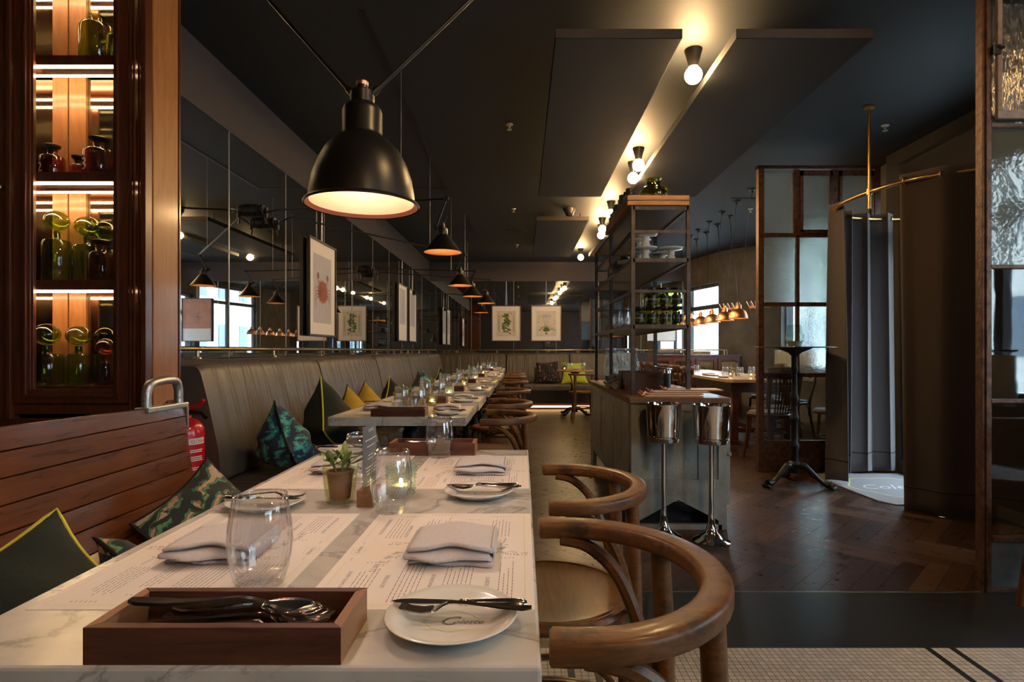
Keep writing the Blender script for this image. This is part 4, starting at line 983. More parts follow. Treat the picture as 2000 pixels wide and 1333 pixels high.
def mk_candle(kind):
    t = thing('candle_holder', '', 'candle', group='glass tea-light holders'); mat = {'hob': glass_hob, 'sage': glass_sage}[kind]
    m = MB(); m.lathe([(.0001, .001), (.026, 0), (.0275, .004), (.0315, .035), (.0335, .073), (.0310, .073), (.029, .035), (.0245, .010), (.0001, .009)], 48, cap=False, rib=.012, ribn=20)
    m.build('glass_cup', mat, t, smooth=True, auto=False)
    if kind == 'hob':
        m = MB()
        for j in range(8):
            for i in range(26):
                a = 2*PI*(i+.5*(j % 2))/26; z = .009+j*.0080; r = .0292+.0045*z/.073*.9; m.ball((r*math.cos(a), r*math.sin(a), z), .0027, 6)
        m.build('hobnail', mat, t, smooth=True)
    m = MB(); m.lathe([(.0001, .011), (.019, .011), (.019, .026), (.0001, .025)], 20, cap=False); m.build('tea_light', wax, t, smooth=True)
    m = MB(); m.ball((0, 0, .033), .0042, 10, sz=1.9); m.build('flame', flame_m, t, smooth=True)
    return t
PCH = Proto(lambda: mk_candle('hob')); PCS = Proto(lambda: mk_candle('sage'))
def mk_plant(seed):
    rnd = random.Random(seed)
    t = thing('potted_succulent', '', 'plant', group='succulents in ribbed glass pots')
    m = MB(); m.lathe([(.0001, .001), (.026, 0), (.0285, .004), (.0335, .04), (.0378, .079), (.0362, .079), (.032, .04), (.0265, .008), (.0001, .007)], 64, cap=False, rib=.014, ribn=22); m.build('ribbed_glass_pot', glass_sage, t, smooth=True, auto=False)
    m = MB(); m.lathe([(.0001, .009), (.021, .009), (.0275, .062), (.0285, .063), (.0285, .068), (.025, .068), (.024, .062), (.0001, .062)], 28, cap=False); m.build('clay_pot', terracotta, t, smooth=True)
    MB().lathe([(.0001, .066), (.0245, .0655)], 20, cap=False).build('soil', soil, t)
    st = MB()
    def leaf(base, az, el, l, w):
        m = MB(); c = Vector(base); d = Vector((math.cos(az)*math.cos(el), math.sin(az)*math.cos(el), math.sin(el))); s = Vector((-math.sin(az), math.cos(az), 0)); n = d.cross(s)
        def fn(u, v):
            a = 2*PI*v; ww = w*math.sin(PI*min(1, u*.93+.04))**.8*(.55+.55*u); cu = u*u*l*.18
            return c+d*(u*l)+s*(ww*math.cos(a))+n*(ww*.22*math.sin(a)-cu*.0)+Vector((0, 0, cu*.5))
        m.grid(fn, 9, 9); m.build('leaf', leafm, t, smooth=True, auto=False)
    for k in range(5):
        a = k*2*PI/5+.3; b = Vector((.010*math.cos(a), .010*math.sin(a), .064)); tip = b+Vector((.010*math.cos(a), .010*math.sin(a), .018+.012*rnd.random())); st.tube([b, (b+tip)/2, tip], .0022, 6)
        for q in range(5): leaf(tip-Vector((0, 0, .004*q*.5)), a+q*2.2+rnd.uniform(-.3, .3), rnd.uniform(.15, 1.05), rnd.uniform(.026, .040), rnd.uniform(.007, .0105))
    st.build('stem', leafm, t, smooth=True)
    return t
PPL = Proto(lambda: mk_plant(4)); PPL2 = Proto(lambda: mk_plant(9))
def mk_card():
    t = thing('menu_card_stand', '', 'menu card', group='slate menu cards in walnut blocks')
    m = MB(); m.box(0, .034, 0, .062, 0, .034); m.build('walnut_block', walnut_end, t, bev=.001)
    c = MB(); c.grid(lambda u, v: (.012+.002*math.sin(u*3), .002+u*.105, .012+v*.152), 6, 3); cd = c.build('card', slate_card, t, solid=.0008)
    m = MB(); rnd = random.Random(2)
    def f(u, v): return (.0139+.002*math.sin(u/.105*3), .004+u, .014+v)
    put_text(m, 'DÉJEUNER', .0085, lambda u, v: f(.030+u, .136+v))
    for i, z in enumerate((.118, .104, .085, .078, .060, .053, .046, .030, .023)):
        w = rnd.uniform(.045, .085); u = .052-w/2
        while u < .052+w/2: l = rnd.uniform(.003, .009); m.add([f(u, z), f(u+l, z), f(u+l, z+.0024), f(u, z+.0024)], [(0, 1, 2, 3)]); u += l+.0018
    m.build('card_print', white_ink, cd)
    return t
PC = Proto(mk_card)
def utensils(x, y, where, n=3):
    for k in range(n):
        PSP.place((x+.235-.006*k, y+.075-.004*k, TH+.016+.0045*k), '%s steel spoon in the cutlery box %s' % (['lowest', 'second lowest', 'third', 'uppermost'][k], where), (PI*0, -.06, PI+.03*k))
        PBF.place((x+.232+.003*k, y+.030+.005*k, TH+.013+.0045*k), '%s steel fork in the cutlery box %s' % (['lowest', 'second lowest', 'third', 'uppermost'][k], where), (0, 0, PI-.04*k))
def setting_R(xr, y, where, mat, mw=.42, plate=True, pos=None, ks=None):
    """aisle side: the mat's near corner at (xr, y)"""
    if mat: mat.place((xr, y, TH), 'printed menu placemat at the aisle seat '+where, PI/2)
    PN.place((xr-.190, y+.142, TH+.001), 'folded lilac-grey napkin at the aisle seat '+where, 0)
    px, py = pos or (xr-.098, y-.005)
    PP.place((px, py, TH+.001), 'emblem side plate, aisle seat '+where, 0)
    PK.place((px-.075, py+.020, TH+.0195), 'table knife across the aisle-side plate '+where, -.05, .80)
    PF.place((px-.060, py+.000, TH+.0200), 'table fork across the aisle-side plate '+where, -.03, .82)
def setting_L(xl, y1, where, mat, pos=None):
    if mat: mat.place((xl, y1, TH), 'printed menu placemat at the banquette seat '+where, -PI/2)
    PN.place((xl+.078, y1-.275, TH+.001), 'folded lilac-grey napkin at the banquette seat '+where, .04)
    px, py = pos or (xl+.09, y1+.045)
    PP.place((px, py, TH+.001), 'emblem side plate, banquette seat '+where, PI)
    PK.place((px+.078, py-.012, TH+.0195), 'table knife across the banquette-side plate '+where, PI-.05, .80)
    PF.place((px+.075, py+.012, TH+.0200), 'table fork across the banquette-side plate '+where, PI+.05, .82)
# nearest table
PBX.place((-.451, .588, TH), 'walnut cutlery box with spoons and forks at the near edge of the nearest table'); utensils(-.451, .588, 'at the near edge of the nearest table', 4)
PBX.place((-.410, 1.756, TH), 'walnut cutlery box at the far end of the nearest table'); utensils(-.41, 1.756, 'at the far end of the nearest table', 2)
setting_R(.016, .713, 'closest to the camera on the nearest table', PM, pos=(-.083, .673))
setting_R(.016, 1.336, 'at the far half of the nearest table', PM, pos=(-.096, 1.272))
setting_L(-.618, 1.133, 'at the near half of the nearest table', PM, pos=(-.527, 1.180))
setting_L(-.625, 1.756, 'at the far half of the nearest table', PM, pos=(-.590+.03, 1.80))
for (x, y, l) in ((-.362, .792, 'behind the near cutlery box'), (-.262, 1.148, 'in front of the hobnail candle'), (-.384, 1.375, 'behind the slate menu card'), (-.250, 1.735, 'in front of the far cutlery box')):
    PT.place((x, y, TH+.001), 'ribbed water tumbler on the nearest table, '+l)
PCH.place((-.268, 1.268, TH), 'grey-green hobnail glass with lit tea light on the nearest table')
PPL.place((-.388, 1.222, TH), 'succulent in a ribbed sage glass pot on the nearest table')
PC.place((-.341, 1.180, TH), 'slate menu card in a walnut block on the nearest table')
# tables further back
def lay(k, two=False):
    x0, x1, y0, y1 = TABS[k]; n = 'on the '+TN[k]; m = PML if k < 3 else PML
    PBX.place((x0+.205, y0+.015, TH), 'walnut cutlery box '+n); utensils(x0+.205, y0+.015, n, 2)
    setting_R(x1-.006, y0+.12, n, m); setting_L(x0+.02, y0+.55, n, m, pos=(x0+.10, y0+.60))
    PTL.place((x0+.28, y0+.38, TH+.001), 'water tumbler beside the plant '+n); PTL.place((x0+.38, y0+.34, TH+.001), 'water tumbler beside the menu card '+n)
    (PPL if k % 2 else PPL2).place((x0+.27, y0+.60, TH), 'small green succulent in a glass pot '+n, k*.9)
    PC.place((x0+.33, y0+.60, TH), 'slate menu card in a walnut block '+n)
    (PCS if k in (1, 3, 5) else PCH).place((x0+.42, y0+.55, TH), 'glass holder with a lit tea light '+n)
    if y1-y0 > 1:
        q = n+' at its far end'
        PTL.place((x0+.34, y0+.95, TH+.001), 'water tumbler '+q); PTL.place((x0+.45, y0+.90, TH+.001), 'water tumbler nearer the aisle '+q)
        setting_R(x1-.006, y0+.75, q, m)
for k in range(1, 7): lay(k)

# ------------------------------------------------------------------ bentwood armchairs
def mk_arm(dark=False):
    t = thing('bentwood_armchair', '', 'chair', group='bentwood armchairs along the marble tables'); M_ = chair_dark if dark else chair_wood
    zt_, th = .76, .031
    # arm hoop, open towards -x
    pts = [(-.021, .2118, 0), (-.018, .2120, 0), (.0, .214, 0)]+[(.02+.205*math.cos(a), .214*math.sin(a), 0) for a in [PI/2-i*PI/28 for i in range(1, 28)]]+[(.0, -.214, 0), (-.018, -.2120, 0), (-.021, -.2118, 0)]
    m = MB(); m.sweep_rect([(p[0], p[1], zt_-th/2) for p in pts], .044, th, rnd=.28); m.build('arm_hoop', M_, t, smooth=True)
    MB().lathe([(.20, .443), (.218, .447), (.222, .460), (.215, .470), (.195, .473)], 40, (-.01, 0, 0), cap=False).build('seat_rim', M_, t, smooth=True)
    m = MB(); m.lathe([(.0001, .460), (.10, .461), (.17, .465), (.206, .472), (.206, .45), (.0001, .445)], 40, (-.01, 0, 0), cap=False); m.build('seat', seat_wood, t, smooth=True)
    for s in (-1, 1):
        m = MB(); m.tube(smoothpath([(.185, s*.135, .735), (.192, s*.132, .60), (.195, s*.135, .46), (.205, s*.145, .25), (.225, s*.165, .0)], 5), [.0165]*11+[.0160]*5+[.0145]*5, 10); m.build('rear_leg', M_, t, smooth=True)
        m = MB(); m.tube(smoothpath([(-.155, s*.135, .445), (-.165, s*.145, .25), (-.185, s*.165, .0)], 6), .0150, 10); m.build('front_leg', M_, t, smooth=True)
        m = MB(); m.tube(smoothpath([(.02, s*.205, .728), (.07, s*.203, .715), (.12, s*.190, .67), (.155, s*.168, .59), (.178, s*.152, .50), (.185, s*.148, .47)], 5), .0125, 8, flat=1.15); m.build('arm_bracket', M_, t, smooth=True)
        m = MB(); m.ball((.209, s*.134, .50), .006, 8); m.build('bolt', black_metal, t, smooth=True)
    m = MB(); m.tube(arc((0.0, 0, .20), .165, 0, 345, 28), .010, 8, closed=True); m.build('stretcher_ring', M_, t, smooth=True)
    for s in (-1, 1):
        m = MB(); m.tube(smoothpath([(-.15, s*.14, .30), (-.06, s*.145, .41), (.05, s*.145, .43), (.14, s*.14, .40), (.195, s*.138, .30)], 4), .009, 6); m.build('side_brace', M_, t, smooth=True)
    return t
PA = Proto(mk_arm)
for (y, xr, l, s) in ((.848, .298, 'closest to the camera, at the nearest table', 1.0), (1.485, .319, 'second from the camera, at the nearest table', .97),
                      (2.83, .075, 'beside the second table', 1), (3.53, .066, 'beside the third table', 1), (4.62, .07, 'beside the fourth table', 1), (5.95, .065, 'beside the fifth table', 1), (7.15, .05, 'at the near half of the sixth table', 1), (7.95, .045, 'at the far half of the sixth table', 1)):
    PA.place((xr-.247*s, y, 0), 'worn brown bentwood armchair with a hooped back '+l, 0, s)
dup(PA.src, (2.315, 2.245, 0), 'bentwood armchair partly in view at the right edge before the glazed screen', PI)

# ------------------------------------------------------------------ cushions
def cushion(size, th, mat, cord, label, loc, rot, cat='cushion'):
    t = thing('cushion', label, cat, loc, rot); m = MB(); n = 17; h = size/2
    def prof(a, b):
        e = (1-abs(a)**2.4)*(1-abs(b)**2.4); return th/2*max(e, 0)**.62
    def pos(u, v, s):
        a, b = 2*u-1, 2*v-1; pin = 1-.10*(1-a*a)*(abs(b)**3); pin2 = 1-.10*(1-b*b)*(abs(a)**3)
        w = .010*math.sin(a*6+b*4)*(1-a*a)*(1-b*b)
        return (s*prof(a, b)+w, a*h*pin2, b*h*pin)
    m.grid(lambda u, v: pos(u, v, 1), n, n); k = len(m.v); m.grid(lambda u, v: pos(u, v, -1), n, n)
    o = m.build('cover', mat, t, smooth=True, auto=False)
    edge = [pos(u, 0, 0) for u in [i/12 for i in range(12)]]+[pos(1, v, 0) for v in [i/12 for i in range(12)]]+[pos(1-u, 1, 0) for u in [i/12 for i in range(12)]]+[pos(0, 1-v, 0) for v in [i/12 for i in range(12)]]
    m = MB(); m.tube(edge, .0048, 6, closed=True); m.build('piping', cord, t, smooth=True)
    return t
R = math.radians
def on_corner(tilt, yaw, spin=45): return Matrix.Rotation(R(yaw), 4, 'Z') @ Matrix.Rotation(R(tilt), 4, 'Y') @ Matrix.Rotation(R(spin), 4, 'X')
def cush(size, th, mat, cord, label, x, y, seat, tilt, yaw, spin=45, sag=.8):
    Mx = on_corner(tilt, yaw, spin); t = cushion(size, th, mat, cord, label, (x, y, seat+.004), 0)
    zs = [(Mx @ v_.co).z for v_ in t.children[0].data.vertices]; z0, z1 = min(zs), max(zs)
    for c in t.children:       # slumps: the lower half spreads and flattens
        for v_ in c.data.vertices:
            p = Mx @ v_.co; k = min(1, max(0, (p.z-z0)/(z1-z0))); f_ = 1+sag*(1-k)**2*1.1; kk = k**(1+sag*.9)
            v_.co = Vector((p.x*f_, p.y*f_, (z1-z0)*(1-.16*sag)*(kk*.75+k*.25)))
cush(.34, .17, velvet, yellow_cord, 'dark green velvet cushion with yellow piping at the near end of the wooden bench', -1.01, 1.16, .40, -38, -38, 24)
cush(.24, .12, green_cloth, black_cord, 'pale green leaf-print cushion low on the wooden bench', -.97, 1.50, .40, -44, 50, 20)
cush(.30, .15, green_cloth, black_cord, 'green leaf-print cushion with dark piping at the far end of the wooden bench', -1.03, 1.90, .40, -34, -30, 30)
cush(.30, .22, palm_cloth, black_cord, 'teal palm-print cushion with black piping on the leather banquette', -1.22, 2.95, .455, -14, 28)
cush(.38, .26, velvet, yellow_cord, 'dark velvet cushion with yellow piping next to the teal one', -1.19, 3.55, .455, -12, 12)
cush(.31, .19, mustard, black_cord, 'mustard cushion with black piping, nearer of the two', -1.20, 4.08, .455, -14, -20)
cush(.31, .19, mustard, black_cord, 'mustard cushion with black piping, farther of the two', -1.22, 4.55, .455, -12, -40)
cush(.31, .19, velvet_black, yellow_cord, 'black velvet cushion with yellow piping behind the mustard pair', -1.22, 5.45, .455, -12, -8)
cush(.31, .19, palm_cloth, black_cord, 'small-looking teal palm cushion far along the banquette', -1.22, 7.2, .455, -12, -20)
cush(.31, .19, floral_cloth, black_cord, 'floral cushion beside the far teal one on the banquette', -1.18, 6.75, .455, -16, -30)
cush(.31, .19, velvet_black, yellow_cord, 'black cushion with yellow piping near the banquette corner', -1.2, 8.6, .455, -12, -30)
cush(.42, .16, floral_cloth, black_cord, 'dark floral cushion on the far banquette', .48, 10.78, .455, -18, 268, 4, .2)
cush(.42, .16, lime_cloth, yellow_cord, 'plain lime green cushion on the far banquette behind the small table', .98, 10.78, .455, -18, 272, 0, .2)
# ------------------------------------------------------------------ big dome lamp on two rods
t = thing('dome_pendant_lamp', 'large satin black dome lamp hung on two rods above the nearest table', 'lamp', (-.368, 1.32, 1.405))
o_ = [(.1255, 0), (.128, .002), (.127, .006), (.120, .010), (.1175, .03), (.112, .062), (.101, .095), (.083, .128), (.062, .150), (.047, .160), (.045, .165), (.045, .216), (.042, .224), (.036, .231), (.0275, .236), (.0275, .262), (.0255, .264), (.013, .265), (.013, .285), (.011, .289), (.0001, .290)]
m = MB(); m.lathe(o_, 56, cap=False); m.build('dome_shade', satin_black, t, smooth=True)
m = MB(); m.lathe([(.0001, .145), (.040, .142), (.075, .128), (.094, .098), (.106, .062), (.112, .03), (.1165, .008), (.1255, .0005)], 56, cap=False); m.build('shade_lining', lamp_in, t, smooth=True)
m = MB(); m.lathe([(.128, -.001), (.130, .003), (.127, .007), (.125, .003)], 56, cap=False); m.build('rim', satin_black, t, smooth=True)
MB().lathe([(.0128, .276), (.0135, .280), (.0135, .286), (.009, .2905), (.0001, .291)], 20, cap=False).build('cap_ring', copper, t, smooth=True)
m = MB(); m.ball((0, 0, .096), .026, 16); m.lathe([(.014, .115), (.014, .143)], 12); m.build('bulb', pend_m, t, smooth=True)
for s, top in ((-1, (-1.02, .55, 1.445)), (1, (.93, .45, 1.445))):
    m = MB(); a = Vector((s*.020, 0, .255)); b = Vector(top); m.tube([a, b], .0048, 8); d = (b-a).normalized(); m.tube([a, a+d*.025], .008, 8); m.build('suspension_rod', black_metal, t, smooth=True)
t2 = dup(t, (-.45, .22, 1.80), 'matching black dome lamp above the near end of the nearest table, overhead')
# ------------------------------------------------------------------ wall lamps with long arms
def mk_shade():
    t = thing('wall_arm_lamp', '', 'lamp', group='black cone lamps on long wall arms')
    return t
def arm_lamp(sx, sy, sz, mount, bend, label, elbow=None):
    """sz: rim height. mount point on the wall, bend point, elbow above the shade"""
    t = thing('wall_arm_lamp', label, 'lamp', (sx, sy, sz), 0, 'black cone lamps on long wall arms')
    m = MB(); m.lathe([(.114, 0), (.116, .003), (.112, .006), (.100, .020), (.036, .102), (.031, .108), (.031, .140), (.028, .146), (.015, .148), (.013, .165), (.010, .168), (.010, .180), (.0001, .181)], 40, cap=False); m.build('cone_shade', satin_black, t, smooth=True)
    m = MB(); m.lathe([(.0001, .104), (.033, .10), (.097, .019), (.110, .004), (.114, .0005)], 40, cap=False); m.build('shade_lining', lamp_in2, t, smooth=True)
    m = MB(); m.ball((0, 0, .055), .020, 12); m.build('bulb', lampb_m, t, smooth=True)
    o = Vector((sx, sy, sz)); e = Vector(elbow)-o
    m = MB(); m.tube([(-.012, 0, .155), (-.05, 0, .158)], .011, 10); m.ball((-.042, 0, .158), .018, 12); m.tube([(-.042, 0, .158), tuple(e)], .0062, 8); m.tube([(0, 0, .17), (.03, 0, .22)], .0025, 6); m.build('short_arm', black_metal, t, smooth=True)
    m = MB(); m.ball(tuple(e), .017, 12); m.tube([e+Vector((0, -.02, 0)), e+Vector((0, .02, 0))], .013, 10); m.build('joint', black_metal, t, smooth=True)
    mp = Vector(mount)-o; b = Vector(bend)-o
    m = MB(); m.tube(smoothpath([mp+Vector((.10, 0, -.09)), mp+Vector((.10, 0, -.02)), b, b+(e-b)*.06], 4)+[b+(e-b)*.5, e], .0068, 8); m.build('long_arm', black_metal, t, smooth=True)
    m = MB(); m.tube([mp, mp+Vector((.055, 0, 0))], .045, 24); m.tube([mp+Vector((.06, 0, 0)), mp+Vector((.085, 0, 0))], .040, 24); m.build('wall_mount', black_metal, t, bev=.003)
    m = MB(); m.tube([mp+Vector((.10, 0, -.05)), mp+Vector((.10, 0, .02))], .012, 12); m.tube([mp+Vector((.08, 0, -.01)), mp+Vector((.11, 0, -.01))], .012, 8); m.build('swivel', black_metal, t, smooth=True)
    m = MB(); m.tube([b+(e-b)*.75, Vector((b+(e-b)*.75).xy.to_tuple()+(CEIL-sz,))], .0014, 5); m.build('suspension_wire', alum, t)
SL = [(-.485, 3.5, 1.672, (WX, 3.92, 2.03), (-1.66, 3.92, 2.035), (-.462, 3.5, 2.0), 'first from the camera'),
      (-.60, 5.55, 1.700, (WX, 4.10, 1.985), (-1.66, 4.12, 2.03), (-.56, 5.55, 2.0), 'second from the camera'),
      (-.57, 6.55, 1.690, (WX, 6.75, 2.03), (-1.68, 6.75, 2.035), (-.53, 6.55, 1.98), 'third from the camera'),
      (-.47, 7.5, 1.690, (WX, 6.92, 2.0), (-1.68, 6.95, 2.02), (-.42, 7.5, 2.0), 'fourth from the camera'),
      (-.66, 9.2, 1.68, (WX, 9.5, 2.03), (-1.68, 9.5, 2.035), (-.62, 9.2, 1.95), 'farthest of the row')]
for a in SL: arm_lamp(*a[:6][0:3], a[3], a[4], 'black cone lamp on a long jointed arm from the mirrored wall, '+a[6], a[5])

# ------------------------------------------------------------------ waiter station: grey cabinet with open shelving
IX0, IX1, IY0, IY1 = .652, 1.225, 3.43, 5.45
t = thing('station_cabinet', 'chipped grey-green waiter station cabinet with a worn wooden top', 'cabinet', (IX0, IY0, 0)); w = IX1-IX0; l = IY1-IY0
m = MB(); m.box(0, w, .03, l, .16, .755); m.box(0, .03, .03, .20, 0, .16); m.box(w-.03, w, .03, .20, 0, .16); m.box(0, .03, l-.2, l, 0, .16); m.box(w-.03, w, l-.2, l, 0, .16); m.build('carcass', grey_cab, t)
MB().box(.03, w-.03, .22, .24, 0, .16).build('shade_board', black_plastic, t)  # dark board added to stand in for the shade behind the cut-out
m = MB()  # front apron: frame, recessed panel and peaked cut-out
m.box(0, .05, 0, .03, 0, .755); m.box(w-.05, w, 0, .03, 0, .755); m.box(.05, w-.05, 0, .03, .71, .755); m.box(.05, w-.05, 0, .03, .215, .30); m.box(.05, w-.05, .012, .03, .30, .71); m.box(w-.17, w-.155, .004, .02, .30, .71)
poly = [(.05, .055), (.10, .055), (.28, .18), (.475, .055), (w-.05, .055), (w-.05, .215), (.05, .215)]
for tri in (((.05, .215), (.05, .055), (.28, .18)), ((.05, .215), (.28, .18), (.28, .215)), ((.28, .215), (.28, .18), (w-.05, .215)), ((.28, .18), (w-.05, .055), (w-.05, .215))):
    m.add([(x, 0, z) for x, z in tri]+[(x, .03, z) for x, z in tri], [(0, 1, 2), (5, 4, 3), (0, 3, 4, 1), (1, 4, 5, 2), (2, 5, 3, 0)])
m.box(.03, w-.03, .0, .03, .0, .03); m.build('front_panel', grey_cab, t)
m = MB(); m.box(-.004, 0, .05, l-.05, .70, .74); m.box(-.004, 0, .05, l-.05, .17, .22)
for y in (.05, .66, 1.3, l-.1): m.box(-.004, 0, y, y+.05, .22, .70)
m.build('side_moulding', grey_cab, t)
m = MB(); m.box(w+.004, w+.03, .03, .50, .14, .73); sd = m.build('side_door', grey_cab, t, bev=.003)
for z0_ in (.62, .20): m = MB(); m.tube([(w+.01, .025, z0_), (w+.01, .025, z0_+.08)], .008, 8); m.build('hinge', grey_cab, sd, smooth=True)
m = MB(); m.ball((w+.017, .012, .45), .014, 10); m.build('knob', grey_cab, sd, smooth=True)
m = MB(); m.prism([(-.015, -.02), (w+.01, -.02), (w+.025, 0), (w+.025, l+.01), (-.015, l+.01)], .757, .790); m.build('worktop', old_board, t, bev=.004)
ST = .790
# shelving frame standing on it
SX0, SX1, SY0, SY1 = .700, 1.050, 3.63, 5.42
t = thing('open_shelving', 'raw steel open shelving standing on the waiter station', 'shelf', (SX0, SY0, ST)); w = SX1-SX0; l = SY1-SY0; H = 1.99-ST; q = .0125
for x in (0, w):
    for y in (0, l/2, l): m = MB(); m.box(x-q, x+q, y-q, y+q, 0, H); m.build('post', steel_frame, t, bev=.001)
levels = [1.235-ST, 1.655-ST, 1.985-ST]
for z in levels:
    m = MB(); m.box(0, w, 0, l, z-.018, z-.006); m.build('shelf_board', black_metal, t)
    m = MB(); m.box(0, w, -q, q, z-.024, z+.001); m.box(0, w, l-q, l+q, z-.024, z+.001); m.box(-q, q, 0, l, z-.024, z+.001); m.box(w-q, w+q, 0, l, z-.024, z+.001); m.build('shelf_frame', steel_frame, t)
for z in (1.448-ST, 1.825-ST):
    m = MB(); m.box(0, w, -.009, .009, z-.009, z+.009); m.box(-.009, .009, 0, l, z-.009, z+.009); m.box(0, w, l-.009, l+.009, z-.009, z+.009); m.build('guard_rail', steel_frame, t)
S1, S2, S3 = 1.236, 1.656, 1.986
# things on the shelving
def mk_jar():
    t = thing('pickle_jar', '', 'jar', group='jars of pickled gherkins on the lowest shelf')
    m = MB(); m.lathe([(.036, 0), (.040, .006), (.040, .092), (.036, .100), (.035, .105)], 28); jb = m.build('jar_glass', thin('jar_glass', (.72, .74, .45), refl=2.2) if 'jar_glass' not in MATS else MATS['jar_glass'], t, smooth=True)
    m = MB(); m.lathe([(.039, .102), (.040, .104), (.040, .118), (.037, .120), (.0001, .120)], 28, cap=False); m.build('lid', black_lid, t, smooth=True)
    m = MB(); rnd = random.Random(5)
    for k in range(16):
        a = rnd.uniform(0, 6.28); r = rnd.uniform(.005, .026); z = rnd.uniform(.018, .085); d = Vector((rnd.uniform(-1, 1), rnd.uniform(-1, 1), rnd.uniform(-1, 2))).normalized()*.012; c = Vector((r*math.cos(a), r*math.sin(a), z))
        m.tube([c-d, c-d*.6, c, c+d*.6, c+d], [.004, .008, .0095, .008, .004], 8)
    m.build('gherkins', pickle, t, smooth=True)
    m = MB(); m.grid(lambda u, v: (.0405*math.cos(-PI/2-.68+1.36*u), .0405*math.sin(-PI/2-.68+1.36*u), .020+v*.050), 10, 2); lb = m.build('label', black_plastic, t)
    m = MB(); put_text(m, 'CORNICHONS', .0082, lambda u, v: (.0408*math.cos(-PI/2-.64+u/.0408), .0408*math.sin(-PI/2-.64+u/.0408), .042+v)); m.build('label_print', plain('label_yellow', (.75, .80, .05), .6) if 'label_yellow' not in MATS else MATS['label_yellow'], lb)
    return t
PJ = Proto(mk_jar)
for i in range(4):
    nm = ['far left', 'second from the left', 'third from the left', 'far right'][i]
    PJ.place((.755+i*.0815, 3.70, S1), 'jar of gherkins with black lid, front bottom row, '+nm, .15*i-.2)
    if i: PJ.place((.757+i*.0815, 3.705, S1+.121), 'jar of gherkins stacked on the front row, '+['', 'left one', 'middle one', 'right one'][i], -.1*i)
    PJ.place((.755+i*.0815, 3.80, S1), 'jar of gherkins in the second row back, '+nm, .5)
    if i: PJ.place((.755+i*.0815, 3.80, S1+.121), 'jar of gherkins stacked in the second row, '+['', 'left one', 'middle one', 'right one'][i], .9)
def mk_stand():
    t = thing('cake_stand', '', 'cake stand', group='white cake stands on the middle shelf')
    m = MB(); m.lathe([(.040, 0), (.036, .006), (.024, .030), (.020, .055), (.026, .068), (.060, .073), (.076, .078), (.080, .086), (.077, .086), (.070, .081), (.0001, .078)], 36); m.build('stand', white_c, t, smooth=True); return t
PCK = Proto(mk_stand)
for x, y, z, l in ((.800, 3.72, S2, 'front left, carrying another'), (.800, 3.72, S2+.087, 'stacked on the front left one'), (.968, 3.73, S2, 'front right'), (.800, 3.91, S2, 'second row left, carrying another'), (.800, 3.91, S2+.087, 'stacked in the second row'), (.962, 3.93, S2, 'second row right')):
    PCK.place((x, y, z), 'white porcelain cake stand on the middle shelf, '+l, 0, .98)
for i, (y, h, lbl) in enumerate(((4.35, .11, 'nearer'), (4.62, .12, 'farther'))):
    t = tag(MB().box(0, .14, 0, .22, 0, h).build('storage_box', black_plastic, bev=.004), 'black storage box on the middle shelf behind the cake stands, '+lbl, 'box', 'black boxes on the middle shelf', loc=(.72, y, S2))
t = thing('brass_bowl', 'small green-gold bowl on a black box on the middle shelf', 'bowl', (.79, 4.45, S2+.111)); MB().lathe([(.02, 0), (.035, .008), (.045, .03), (.042, .03), (.03, .01), (.0001, .006)], 24).build('bowl_body', old_brass, t, smooth=True)
for y, lbl in ((4.72, 'nearer'), (5.0, 'farther')):
    t = tag(MB().box(0, .16, 0, .24, 0, .055).build('wooden_box', walnut, bev=.003), 'dark wooden box on the lowest shelf behind the tumblers, '+lbl, 'box', 'wooden boxes on the lowest shelf', loc=(.73, y, S1))
for i, (x, y, l) in enumerate(((.735, 4.15, 'nearest'), (.83, 4.22, 'right of the nearest one'), (.745, 4.45, 'middle of the row'), (.845, 4.50, 'behind the middle one'))):
    PTL.place((x, y, S1), 'tumbler stored on the lowest shelf of the station, '+l, 0, 1.0, 'tumblers stored on the station shelf')
t = thing('serving_tray', 'oak tray on top of the open shelving', 'tray', (.66, 3.60, S3)); MB().box(0, .39, 0, .95, 0, .028).build('tray_base', tray_wood, t, bev=.003); MB().box(0, .39, 0, .95, .031, .062).build('tray_rim', tray_wood, t, bev=.003)
TT = S3+.062
t = thing('glass_vase', 'squat olive green glass vase on the oak tray', 'vase', (.855, 3.73, TT)); m = MB(); m.lathe([(.0001, .002), (.075, 0), (.090, .02), (.092, .05), (.080, .078), (.052, .092), (.046, .10), (.045, .125), (.052, .138), (.049, .138), (.042, .125), (.043, .10), (.075, .075), (.088, .05), (.085, .02), (.0001, .006)], 40, cap=False); m.build('vase_body', thin('olive_glass', (.66, .66, .14), refl=2), t, smooth=True)
def mk_can():
    t = thing('black_canister', '', 'canister', group='black canisters on the oak tray'); m = MB(); m.lathe([(.034, 0), (.036, .004), (.036, .065), (.030, .072), (.030, .095), (.0001, .097)], 24); m.build('canister_body', black_plastic, t, smooth=True); return t
PCN = Proto(mk_can)
for i in range(7): PCN.place((.715+.01*(i % 2), 3.80+i*.115, TT), 'black canister on the oak tray, '+['nearest the green vase', 'second from the vase', 'third from the vase', 'fourth from the vase', 'fifth from the vase', 'sixth from the vase', 'farthest from the vase'][i], 0, 1.0+.1*(i % 3))
t = tag(MB().box(0, .10, 0, .16, 0, .10).build('card_box', black_plastic, bev=.003), 'black box at the back end of the oak tray', 'box', loc=(.90, 4.15, TT))
